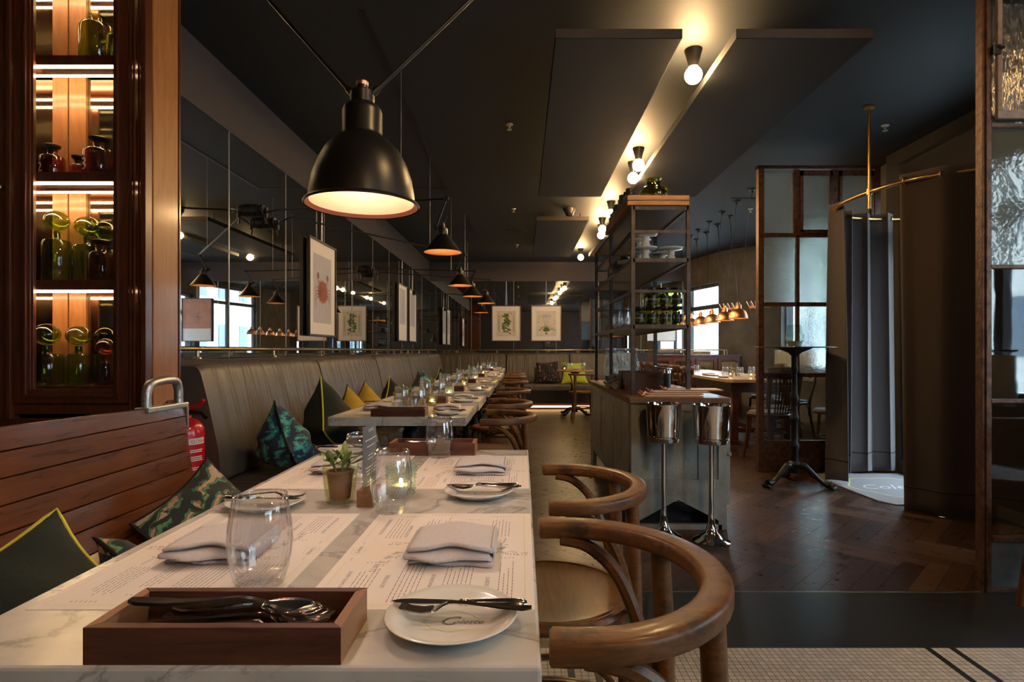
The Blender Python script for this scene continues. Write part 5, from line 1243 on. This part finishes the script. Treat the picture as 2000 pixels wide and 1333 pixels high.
# bottles, napkins, boxes, boards on the worktop
def mk_wb():
    t = thing('water_bottle', '', 'bottle', group='clear glass bottles on the waiter station')
    m = MB(); m.lathe([(.0001, .002), (.036, 0), (.039, .006), (.039, .13), (.033, .165), (.018, .20), (.0135, .225), (.0130, .275), (.016, .278), (.016, .288), (.0135, .290)], 24, cap=False); m.build('bottle_glass', glass_pale, t, smooth=True)
    m = MB(); m.lathe([(.0001, .27), (.0155, .289), (.0155, .300), (.0001, .302)], 14, cap=False); m.build('stopper', alum, t, smooth=True)
    return t
PWB = Proto(mk_wb)
k = 0
for j in range(3):
    for i in range(5):
        PWB.place((.745+j*.088, 4.66+i*.092, ST), 'clear glass water bottle on the waiter station, %s, %s' % (['aisle column', 'middle column', 'inner column'][j], ['nearest row', 'second row', 'third row', 'fourth row', 'last row'][i])); k += 1
rnd = random.Random(8)
for k in range(4):
    m = MB(); a0 = rnd.uniform(0, 6); s0 = rnd.uniform(0, 6)
    m.grid(lambda u, v: ((u-.5)*.15+.012*math.sin(v*9+s0), (v-.5)*.17+.012*math.sin(u*8+a0), .030+.016*math.sin(u*11+a0)*math.cos(v*8+s0)-.05*max(abs(u-.5), abs(v-.5))**2*1.5), 16, 16)
    tag(m.build('crumpled_napkin', napkin_grey, smooth=True, solid=.004, auto=False), 'crumpled grey cloth napkin in the pile by the bottles, '+['lowest', 'second up', 'third up', 'topmost'][k], 'napkin', 'crumpled napkins on the waiter station', loc=(.715+.01*k, 4.30+.03*k, ST+.022*k), rot=k*.8)
def station_box(x, y, z, l, w, h, label):
    t = thing('walnut_tray_box', label, 'wooden box', (x, y, z)); m = MB(); m.box(0, l, 0, .012, 0, h); m.build('front_board', walnut, t); m = MB(); m.box(0, l, w-.012, w, 0, h); m.build('rear_board', walnut, t)
    for s in (0, l-.012): m = MB(); m.box(s, s+.012, .012, w-.012, 0, h); m.build('end_board', walnut, t)
    MB().box(.012, l-.012, .012, w-.012, .001, .008).build('floor_board', walnut, t); return t
station_box(.735, 4.02, ST, .29, .11, .040, 'lowest walnut cutlery box stacked on the waiter station')
station_box(.728, 4.02, ST+.041, .29, .11, .040, 'middle walnut cutlery box stacked on the waiter station')
station_box(.722, 4.02, ST+.082, .29, .11, .040, 'topmost walnut cutlery box of the stack on the station')
station_box(.715, 4.15, ST, .30, .11, .135, 'tall walnut box behind the stacked boxes on the station')
PSP.place((.83, 4.06, ST+.118), 'steel spoon sticking out of the top box on the waiter station', .2)
t = thing('bottle_opener', 'chrome lever corkscrew standing on the waiter station', 'corkscrew', (.985, 3.90, ST))
m = MB(); m.lathe([(.032, 0), (.030, .008), (.022, .016), (.020, .03)], 20); m.build('base', chrome, t, smooth=True); MB().lathe([(.022, .03), (.022, .13)], 20).build('barrel', black_plastic, t, smooth=True)
m = MB(); m.lathe([(.023, .128), (.023, .150), (.018, .160), (.0001, .162)], 20, cap=False); m.tube([(.03, 0, .158), (-.03, -.01, .168), (-.09, -.02, .178)], [.012, .011, .008], 10); m.tube([(.022, 0, .03), (.024, 0, .15)], .003, 6); m.build('lever', chrome, t, smooth=True)
def mk_board():
    t = thing('clip_board', '', 'clipboard', group='menu clipboards on the waiter station')
    MB().box(0, .36, 0, .17, 0, .006).build('board', tray_wood, t, bev=.001); MB().box(.02, .355, .005, .165, .0062, .0085).build('menu_sheet', paper_m, t)
    m = MB(); m.box(-.004, .030, .055, .115, .0086, .013); m.tube([(.0, .085, .014), (-.02, .085, .028)], .005, 6); m.tube([(.012, .055, .016), (.012, .115, .016)], .006, 8); m.build('clip', copper, t, smooth=True); return t
PCB = Proto(mk_board)
for i, (x, y, z, a) in enumerate(((.735, 3.455, 0, .02), (.755, 3.50, .0095, .05), (.80, 3.54, .019, -.02), (.90, 3.60, .0285, -.05))): PCB.place((x, y, ST+z), 'wooden clipboard with a paper menu on the waiter station, '+['bottom of the stack', 'second from the bottom', 'third from the bottom', 'topmost, furthest right'][i], a)

# ------------------------------------------------------------------ wine coolers on stands
def mk_cool():
    t = thing('wine_cooler', '', 'wine cooler', group='polished steel wine coolers on stands')
    m = MB(); m.lathe([(.104, 0), (.106, .004), (.100, .010), (.070, .022), (.035, .050), (.020, .10), (.015, .17), (.0145, .35), (.0145, .545)], 40); m.build('stand', chrome, t, smooth=True)
    m = MB(); m.lathe([(.0001, .545), (.075, .547), (.088, .552), (.090, .560), (.092, .572), (.099, .575), (.099, .582), (.093, .585), (.097, .65), (.102, .755), (.105, .762), (.105, .768), (.101, .768), (.097, .755), (.092, .65), (.088, .59), (.0001, .57)], 48, cap=False); m.build('bucket', chrome, t, smooth=True)
    return t
PCO = Proto(mk_cool)
PCO.place((.815, 3.30, 0), 'polished steel wine cooler on a stand, left of the pair before the station')
PCO.place((1.065, 3.23, 0), 'polished steel wine cooler on a stand, right of the pair before the station')

# ------------------------------------------------------------------ tall bar table with candle bowl
t = thing('bar_table', 'tall slim black bar table on a clawed iron foot', 'table', (2.175, 4.58, 0))
m = MB(); m.lathe([(.30, 1.094), (.302, 1.098), (.30, 1.102), (.0001, 1.102)], 48); m.build('round_top', black_metal, t, smooth=True)
m = MB(); m.lathe([(.035, .10), (.045, .14), (.055, .17), (.03, .19), (.026, .28), (.036, .30), (.036, .32), (.026, .34), (.026, .50), (.036, .52), (.036, .545), (.024, .57), (.022, .66), (.034, .68), (.034, .70), (.022, .73), (.020, .90), (.030, .92), (.024, .95), (.024, 1.03), (.05, 1.055), (.12, 1.085), (.13, 1.094)], 20, cap=False); m.build('column', iron, t, smooth=True)
for k in range(3):
    a = R(-40+120*k); c, s = math.cos(a), math.sin(a)
    m = MB(); m.tube(smoothpath([(c*.03, s*.03, .15), (c*.08, s*.08, .155), (c*.15, s*.15, .09), (c*.22, s*.22, .035), (c*.27, s*.27, .03)], 5), [.026]*6+[.022]*5+[.018]*5+[.022]*3+[.030]*2, 10)
    for d in (-.4, 0, .4): m.ball((math.cos(a+d*.25)*.285, math.sin(a+d*.25)*.285, .014), .014, 8)
    m.build('claw_foot', iron, t, smooth=True)
t = thing('candle_bowl', 'faceted clear glass candle bowl on the tall bar table', 'candle', (2.165, 4.56, 1.1025))
m = MB(); m.lathe([(.0001, .002), (.045, 0), (.078, .055), (.070, .10), (.052, .175)], 6, cap=False); gb_ = m.build('faceted_glass', glass_geo, t)
m = MB()
for k in range(6):
    a = 2*PI*k/6; m.tube([(r*math.cos(a), r*math.sin(a), z) for r, z in ((.045, 0), (.078, .055), (.070, .10), (.052, .175))], .0016, 4)
m.build('glass_edges', glass_geo, gb_); MB().lathe([(.0001, .004), (.040, .004), (.060, .045), (.0001, .045)], 24, cap=False).build('candle_wax', wax, t, smooth=True)

# ------------------------------------------------------------------ glazed steel screens
def glazed(name, label, x0, y, cols, rows, stiles, base, glasses, catch=None, end=None):
    """cols: list of (xa, xb) panes relative; rows: z boundaries from base up"""
    t = thing(name, label, 'glazed screen', (x0, y, 0)); return t
t = thing('glazed_screen', 'rusty steel glazed screen with small panes behind the bar table', 'glazed screen', (2.09, 5.10, 0)); W_ = 1.08; kk5 = 5.10/F
def zc(y, Z=5.10): return EYE-(y-CY)*Z/F
ys = [333, 460, 595, 733, 863]
m = MB(); m.box(0, .05, -.03, .03, 0, zc(325)); m.box(W_-.05, W_, -.03, .03, 0, zc(325)); m.box(.05, W_-.05, -.03, .03, zc(325)-.03, zc(325))
m.box(.05, W_-.05, -.02, .02, 0, zc(865)); fr = m.build('outer_frame', rust_frame, t, bev=.002)
m = MB()
for yb in ys[1:4]: m.box(.05, W_-.05, -.015, .015, zc(yb)-.018, zc(yb)+.018)
m.box(.05, W_-.05, -.018, .018, zc(865)-.01, zc(865)+.02)
lo = [.355, .69]; up = [.345, .69]
for x in lo: m.box(x-.014, x+.014, -.015, .015, zc(863), zc(460))
for x in up: m.box(x-.028, x+.028, -.018, .018, zc(460), zc(333))
for xa, xb in ((.375, .66), (.72, 1.02)):
    m.box(xa, xb, -.03, -.01, zc(345), zc(335)); m.box(xa, xb, -.03, -.01, zc(458), zc(450)); m.box(xa, xa+.022, -.03, -.01, zc(455), zc(335)); m.box(xb-.022, xb, -.03, -.01, zc(455), zc(335))
m.build('glazing_bars', rust_frame, t)
bn = [.05, .355, .69, W_-.05]
for i in range(3):
    for j in range(4):
        z1, z0 = zc(ys[j]), zc(ys[j+1]); mt_ = reed_glass if j < 2 else (clear_old if (j == 3 or i == 0) else tex_glass)
        MB().box(bn[i]+.012, bn[i+1]-.012, -.003, .003, z0+.015, z1-.015).build('glass_pane', mt_, t)
t = thing('glazed_screen', 'tall rusty steel glazed screen at the right edge reflecting the street', 'glazed screen', (2.036, 2.557, 0)); W_ = 1.25
def zd(y): return EYE-(y-CY)*2.557/F
m = MB(); m.box(0, .042, -.02, .02, 0, 2.82); m.box(W_-.04, W_, -.02, .02, 0, 2.82); m.box(.042, W_-.04, -.02, .02, 2.79, 2.82); m.box(.042, W_-.04, -.02, .02, 0, .02)
m.box(.012, .020, -.028, -.02, 0, 2.8); m.build('outer_frame', rust_frame, t, bev=.002)
m = MB()
for yb in (248, 522, 783, 1052): m.box(.04, W_-.04, -.022, .018, zd(yb)-.008, zd(yb)+.008)
for x in (.43, .82): m.box(x-.01, x+.01, -.018, .018, zd(1052), 2.79)
m.build('glazing_bars', rust_frame, t, bev=.001)
m = MB(); m.box(.052, .42, -.040, -.022, zd(238), zd(222)); m.box(.052, .074, -.040, -.022, zd(222), zd(4)); m.box(.40, .42, -.040, -.022, zd(222), zd(4)); m.box(.052, .42, -.040, -.022, zd(4), zd(-6)); cs = m.build('casement', plain('casement_pinkish', (.26, .17, .125), .55, var=.3, vs=25), t, bev=.003)
m = MB(); m.box(.030, .060, -.05, -.03, zd(116), zd(98)); m.tube([(.045, -.05, zd(102)), (.068, -.055, zd(106))], .006, 6); m.build('catch', iron, cs)
bx_ = [.042, .42, .81, W_-.04]
for i in range(3):
    for (ya, yb, g) in ((-400, 248, refl_reed), (248, 522, refl_tex), (522, 783, refl_glass), (783, 1052, pane_glass)):
        MB().box(bx_[i]+.008, bx_[i+1]-.002, -.003, .003, zd(yb)+.008, min(2.79, zd(ya)-.008)).build('glass_pane', g, t)
MB().box(.045, W_-.042, -.008, .008, .02, zd(1060)).build('zinc_panel', grey_panel, t)

# ------------------------------------------------------------------ entrance: curved brass rail, curtains, mat, door frame
CZ = 2.215
path = smoothpath([(3.27, 3.45, CZ), (3.02, 3.53, CZ), (2.80, 3.65, CZ), (2.60, 3.83, CZ), (2.50, 4.13, CZ), (2.48, 4.40, CZ), (2.55, 4.66, CZ), (2.75, 4.89, CZ), (3.05, 4.98, CZ), (3.30, 4.99, CZ)], 8)
t = thing('curtain_rail', 'curved brushed brass curtain rail around the entrance, hung from a brass post', 'curtain rail', (2.50, 4.13, CZ)); o0 = Vector((2.50, 4.13, CZ))
m = MB(); m.tube([p-o0 for p in path], .014, 10); m.build('curved_tube', brass, t, smooth=True)
m = MB(); m.tube([(0, 0, -.12), (0, 0, CEIL-CZ-.01)], .010, 10); m.lathe([(.035, CEIL-CZ-.012), (.035, CEIL-CZ)], 20); m.lathe([(.018, -.02), (.018, .02)], 12); m.build('ceiling_post', brass, t, smooth=True)
def curtain(pts, zt, zb, fold, amp, mat, label, flare=0, seed=1, hem=True, dim=0):
    t = thing('curtain', label, 'curtain'); P_ = [Vector((x, y, 0)) for x, y in pts]; P_ = smoothpath(P_, 12); n0 = len(P_)
    cum = [0]
    for i in range(1, n0): cum.append(cum[-1]+(P_[i]-P_[i-1]).length)
    tot = cum[-1]; rnd = random.Random(seed); ph = rnd.uniform(0, 6)
    def at(s):
        s = max(0, min(tot, s)); i = 0
        while i < n0-2 and cum[i+1] < s: i += 1
        k = (s-cum[i])/(cum[i+1]-cum[i]+1e-9); p = P_[i]*(1-k)+P_[i+1]*k; d = (P_[i+1]-P_[i]).normalized(); return p, Vector((d.y, -d.x, 0))
    N_ = max(40, int(tot/fold*12)); t.location = (P_[0].x, P_[0].y, 0); o = Vector((P_[0].x, P_[0].y, 0))
    def fn(u, v):
        s = u*tot; p, nn = at(s); z = zt+(zb-zt)*v; q = 2*PI*s/fold+ph+.5*math.sin(s*5+seed); a = amp*(.75+.35*v+.25*math.sin(s*3+v*2))
        sh = (abs(math.sin(q/2))*2-1)*a if dim else math.sin(q)*a
        d = (at(min(tot, s+.01))[0]-at(max(0, s-.01))[0]).normalized()
        return p+nn*(sh+flare*v*v)+d*(math.sin(q*2+.6)*a*.35+.03*v*math.sin(s*7+2))+Vector((0, 0, z+(.012*math.sin(q) if v > .95 else 0)))-o
    m = MB(); m.grid(fn, N_, 26); b = m.build('cloth', mat, t, smooth=True, solid=.004, auto=False)
    if hem: m = MB(); m.grid(lambda u, v: Vector(fn(u, .925+v*.004)), N_, 2); m.build('hem_seam', black_cord, t, smooth=True, solid=.0055, auto=False)
    return t, at, tot, o
def eyelets(ct, idx):
    t, at, tot, o = ct
    for s in idx:
        p, n = at(s*tot); n = Vector((-n.y, n.x, 0)); m = MB(); c = p-o+Vector((0, 0, CZ)); e1 = Vector((n.y, -n.x, 0)); m.tube([c+e1*.024*math.cos(a)+Vector((0, 0, .024*math.sin(a))) for a in [2*PI*k/20 for k in range(20)]], .0055, 8, closed=True); m.build('eyelet', brass, t, smooth=True)
c1 = curtain([(2.50, 4.55), (2.57, 4.70), (2.72, 4.87), (2.95, 4.97), (3.22, 4.99)], CZ+.045, .025, .215, .060, curtain_g, 'grey-brown wool curtain bunched at the far side of the entrance', seed=3)
eyelets(c1, (.06, .98))
c2 = curtain([(2.56, 3.90), (2.62, 3.80), (2.80, 3.65), (3.00, 3.54), (3.26, 3.45)], CZ+.05, -.01, .42, .020, curtain_m, 'wide brown wool curtain hanging at the near side of the entrance', seed=5)
eyelets(c2, (.05, .28, .55))
t = thing('door_mat', 'grey entrance mat with a yellow scalloped outline and pale script', 'door mat', (2.52, 3.96, 0))
m = MB(); m.prism([(0, .10), (.06, 0), (.74, 0), (.74, 1.0), (-.02, 1.0), (-.04, .75)], .0, .010); m.build('pile', mat_grey, t)
m = MB(); n = 60; vs = []
for k in range(n): a = 2*PI*k/n; w = 1+.06*math.cos(6*a); vs += [(.38+.33*w*math.cos(a), .50+.33*w*math.sin(a), .0108), (.38+.318*w*math.cos(a), .50+.318*w*math.sin(a), .0108)]
m.add(vs, [(2*k, 2*((k+1) % n), 2*((k+1) % n)+1, 2*k+1) for k in range(n)], 0); put_text(m, 'Colette', .20, lambda u, v: (.10+u*.9, .44+v, .0108), 1, .4); m.build('emblem', [mat_yel, mat_lt], t)
o = bpy.data.objects.new('door_1', None); COL.objects.link(o); o.location = (3.30, 3.80, 0); o['kind'] = 'structure'
m = MB(); m.box(.02, .10, 0, .06, 0, 2.45); m.box(.02, .10, 1.14, 1.20, 0, 2.45); m.box(.02, .10, .06, 1.14, 2.05, 2.12); m.box(.02, .10, .06, 1.14, 2.39, 2.45); m.build('door_frame', black_metal, o)
# white cafe curtains on rods at the windows
def cafe(a, b, z, h, label):
    A = Vector((*a, 0)); B = Vector((*b, 0)); t = thing('cafe_curtain', label, 'curtain', (A.x, A.y, 0)); d = B-A; ln = d.length; d.normalize(); n = Vector((d.y, -d.x, 0))
    m = MB(); m.tube([(0, 0, z+.01), tuple(B-A+Vector((0, 0, z+.01)))], .008, 8); m.build('rod', black_metal, t)
    m = MB(); m.grid(lambda u, v: d*(u*ln)+n*(.018*math.sin(u*ln*42)+.008*math.sin(u*ln*17))*(1+v*.3)+Vector((0, 0, z-.02-(h-.02)*v)), int(ln*60), 4); m.build('cloth', curtain_w, t, smooth=True, solid=.002, auto=False)
    for k in range(int(ln/.15)):
        c = d*(k*.15+.05)+Vector((0, 0, z+.005)); m = MB(); m.tube([c+n*.014*math.cos(q)+Vector((0, 0, .014*math.sin(q))) for q in [2*PI*j/10 for j in range(10)]], .003, 5, closed=True); m.build('ring', black_metal, t)
cafe((3.20, 11.2), (3.40, 10.3), 1.08, .30, 'white cafe curtain across the far right window')
cafe((4.00, 9.05), (3.72, 7.3), 1.10, .42, 'cream cafe curtain across the window behind the glazed screen')
cafe((3.24, 1.35), (3.24, -.75), 1.06, .36, 'white cafe curtain across the street window beside the camera')
cafe((3.24, -1.7), (3.24, -2.7), 1.06, .36, 'white cafe curtain across the rearmost street window')

# ------------------------------------------------------------------ right-hand room: long table, chairs, stools, copper lamps, hooks
t = thing('communal_table', 'long pale wood table under the copper lamps', 'table', (2.28, 6.35, 0)); w, l = .85, 3.25
m = MB(); m.prism([(.06, 0), (w-.06, 0), (w, .06), (w, l), (0, l), (0, .06)], .715, .75); m.build('tabletop', pale_wood, t, bev=.003); m = MB(); m.box(.07, w-.07, .10, l-.05, .60, .714); m.build('apron', red_wood, t)
for x in (.10, w-.17):
    for y in (.14, l-.2): m = MB(); m.box(x, x+.07, y, y+.07, 0, .60); m.build('leg', red_wood, t)
m = MB(); m.box(w/2-.03, w/2+.03, .2, l-.2, .14, .19); m.box(.12, w-.12, .16, .22, .14, .19); m.build('stretcher', red_wood, t)
def mk_side(slats):
    t = thing('bistro_chair', '', 'chair', group='dark bentwood bistro chairs in the right-hand room'); M_ = chair_dark
    m = MB(); m.lathe([(.19, .435), (.205, .44), (.205, .458), (.19, .465)], 28, cap=True); m.build('seat_ring', M_, t, smooth=True); m = MB(); m.lathe([(.19, .462), (.185, .480), (.0001, .486)], 28, cap=False); m.build('seat_pad', seat_pad, t, smooth=True)
    for s in (-1, 1):
        m = MB(); m.tube(smoothpath([(s*.17, .235, .86), (s*.165, .205, .66), (s*.145, .165, .46), (s*.15, .18, .25), (s*.175, .22, 0)], 4), .0150, 8); m.build('rear_leg', M_, t, smooth=True)
        m = MB(); m.tube(smoothpath([(s*.135, -.14, .44), (s*.14, -.15, .25), (s*.16, -.18, 0)], 4), .0145, 8); m.build('front_leg', M_, t, smooth=True)
    m = MB(); m.tube(arc((0, 0, .20), .150, 0, 345, 20), .009, 6, closed=True); m.build('stretcher_ring', M_, t, smooth=True)
    m = MB(); m.tube(smoothpath([(-.145, .16, .30), (-.10, .165, .40), (0, .17, .43), (.10, .165, .40), (.145, .16, .30)], 4), .009, 6); m.build('rear_brace', M_, t, smooth=True)
    m = MB()
    m.grid(lambda u, v: ((u-.5)*.40, .252-.05*(2*u-1)**2+.002, .80+v*.095*(1-.12*(2*u-1)**4)+.0*u), 14, 3); m.build('top_rail', M_, t, smooth=True, solid=.016)
    if slats:
        for k in range(7): x = -.105+k*.035; m = MB(); m.tube([(x*.85, .180, .47), (x, .215, .65), (x*1.05, .245-.02*abs(x)/.1, .81)], .008, 6, flat=.6); m.build('back_slat', M_, t, smooth=True)
    else:
        m = MB(); m.box(-.02, .02, .236, .252, .74, .82); m.tube([(-.165, .215, .70), (0, .235, .70), (.165, .215, .70)], .009, 6); m.build('back_splat', M_, t)
    return t
PSC = Proto(lambda: mk_side(False)); PSS = Proto(lambda: mk_side(True))
for i in range(6): PSC.place((2.12, 6.62+i*.52, 0), 'dark bentwood chair on the aisle side of the long table, '+['nearest the glazed screen', 'second along', 'third along', 'fourth along', 'fifth along', 'last along'][i], PI/2)
PSC.place((2.66, 6.16, 0), 'dark bentwood chair at the near end of the long table', PI+.2)
PSS.place((2.42, 5.62, 0), 'slat-back bentwood chair seen through the lower left screen panes', PI+.3)
PSS.place((3.16, 5.80, 0), 'slat-back bentwood chair turned sideways behind the screen', -PI/2-.5)
PSC.place((3.22, 7.6, 0), 'dark bentwood chair on the window side of the long table, farther', -PI/2)
PSC.place((3.22, 6.9, 0), 'dark bentwood chair on the window side of the long table, nearer', -PI/2)
# items on the long table
lt = 'on the long table'
def put(PX, x, y, l, **k): return PX.place((x, y, TH+.001), l+' '+lt, **k)
put(PTL, 2.46, 6.95, 'water tumbler beside the green candle holder'); put(PTL, 2.62, 6.9, 'water tumbler in front of the menu card'); put(PTL, 2.80, 7.0, 'water tumbler beside the yellow-green candle holder'); put(PTL, 2.40, 7.9, 'water tumbler half way along')
put(PCS, 2.56, 7.05, 'sage glass tea-light holder left of the plant'); put(PCS, 2.76, 6.92, 'sage glass tea-light holder right of the menu card'); put(PPL2, 2.60, 7.15, 'small succulent in a glass pot'); put(PC, 2.67, 7.12, 'slate menu card')
put(PBX, 2.68, 6.52, 'walnut cutlery box'); put(PN, 2.86, 6.62, 'folded napkin lying behind the cutlery box'); put(PN, 2.34, 7.35, 'folded napkin at the aisle side, nearer'); put(PN, 2.34, 8.2, 'folded napkin at the aisle side, farther'); put(PP, 2.42, 7.25, 'white side plate at the aisle side, nearer'); put(PP, 2.40, 6.85, 'white side plate at the near aisle seat')
def mk_cop():
    t = thing('copper_pendant', '', 'lamp', group='copper dome lamps above the long table')
    m = MB(); m.lathe([(.112, 0), (.114, .003), (.108, .010), (.104, .04), (.088, .080), (.062, .105), (.040, .115), (.038, .120), (.036, .165), (.020, .170), (.018, .190), (.010, .195), (.0001, .196)], 36, cap=False); m.build('dome_shade', copper, t, smooth=True)
    m = MB(); m.lathe([(.0001, .10), (.055, .095), (.095, .04), (.110, .001)], 30, cap=False); m.build('shade_lining', lamp_in2, t, smooth=True)
    m = MB(); m.ball((0, 0, .06), .020, 10); m.build('bulb', lampb_m, t, smooth=True)
    return t
PCP = Proto(mk_cop); cops = [6.85, 7.35, 7.88, 8.42, 8.95, 9.35]
for i, y in enumerate(cops):
    a = PCP.place((2.58+.015*i, y, 1.455), 'polished copper dome lamp above the long table, '+['nearest', 'second', 'third', 'fourth', 'fifth', 'farthest'][i]+' in the row')
for i, y in enumerate(cops):    # crossing flexes and their ceiling roses
    for s in (-1, 1):
        t = thing('lamp_flex', 'thin black flex crossing from the %s copper lamp to the ceiling, %s strand' % (['nearest', 'second', 'third', 'fourth', 'fifth', 'farthest'][i], 'near' if s < 0 else 'far'), 'cable', (2.58+.015*i, y, 1.651), 0, 'crossing flexes of the copper lamps')
        e = Vector((.10*s+.02, .62*s, CEIL-1.651)); m = MB(); m.tube([(0, 0, 0), tuple(e)], .0032, 6); m.build('cable', black_metal, t); m = MB(); m.lathe([(.045, -.0), (.043, -.012), (.012, -.022), (.008, -.045)], 16, tuple(e)); m.build('ceiling_rose', black_metal, t, smooth=True)
def hooks(x, y, z, n, label, ang):
    t = thing('coat_rack', label, 'coat rack', (x, y, z), ang); MB().box(0, n*.09, -.015, 0, -.02, .02).build('rack_board', copper, t)
    for k in range(n):
        m = MB(); m.tube(smoothpath([(.04+k*.09, -.01, 0), (.04+k*.09, -.05, -.04), (.04+k*.09, -.09, .02), (.04+k*.09-.02, -.12, .09)], 3), .006, 6); m.tube([(.04+k*.09, -.01, .01), (.04+k*.09, -.05, .09)], .005, 6); m.build('hook', copper, t, smooth=True)
    return t
hooks(3.54, 10.12, 1.80, 4, 'copper coat hooks on the concrete wall, farther row', math.atan2(9.2-10.2, .6)); hooks(3.83, 9.64, 1.80, 5, 'copper coat hooks on the concrete wall, nearer row', math.atan2(-1.0, .6))
def hanger(x, y, z, l):
    t = thing('coat_hanger', 'wire coat hanger hanging from the hooks, '+l, 'hanger', (x, y, z)); m = MB(); m.tube([(0, 0, 0), (0, 0, -.04), (.09, -.06, -.13), (-.09, .06, -.13), (0, 0, -.04)], .0035, 6); m.build('hanger_wire', chair_wood, t)
hanger(3.50, 10.0, 1.76, 'farther one'); hanger(3.80, 9.5, 1.76, 'nearer one')
# small table with chair at the far banquette
t = thing('bistro_table', 'small round wooden bistro table with a cast-iron base before the far banquette', 'table', (.88, 9.55, 0)); MB().lathe([(.30, .725), (.305, .735), (.30, .75), (.0001, .75)], 40).build('round_top', tray_wood, t, smooth=True)
m = MB(); m.lathe([(.05, .05), (.03, .12), (.025, .3), (.035, .34), (.025, .38), (.025, .66), (.09, .715), (.09, .725)], 16); m.build('column', iron, t, smooth=True)
for k in range(4):
    a = PI/4+k*PI/2; c, s = math.cos(a), math.sin(a); m = MB(); m.tube(smoothpath([(c*.02, s*.02, .10), (c*.12, s*.12, .10), (c*.24, s*.24, .03), (c*.30, s*.30, .025)], 4), .022, 8); m.build('iron_foot', iron, t, smooth=True)
c_ = dup(PA.src, (.93, 8.85, 0), 'bentwood armchair with its back to the camera at the small round table', -PI/2, .95)
PTL.place((.80, 9.5, TH+.001), 'water tumbler on the small round table, left one'); PTL.place((1.02, 9.55, TH+.001), 'water tumbler on the small round table, right one'); PPL2.place((.72, 9.62, TH), 'tiny succulent on the small round table'); PCS.place((.70, 9.50, TH), 'tea-light holder on the small round table', 0, .9); PN.place((.85, 9.6, TH+.001), 'folded napkin on the small round table')
PC.place((1.0, 9.62, TH), 'slate menu card on the small round table')
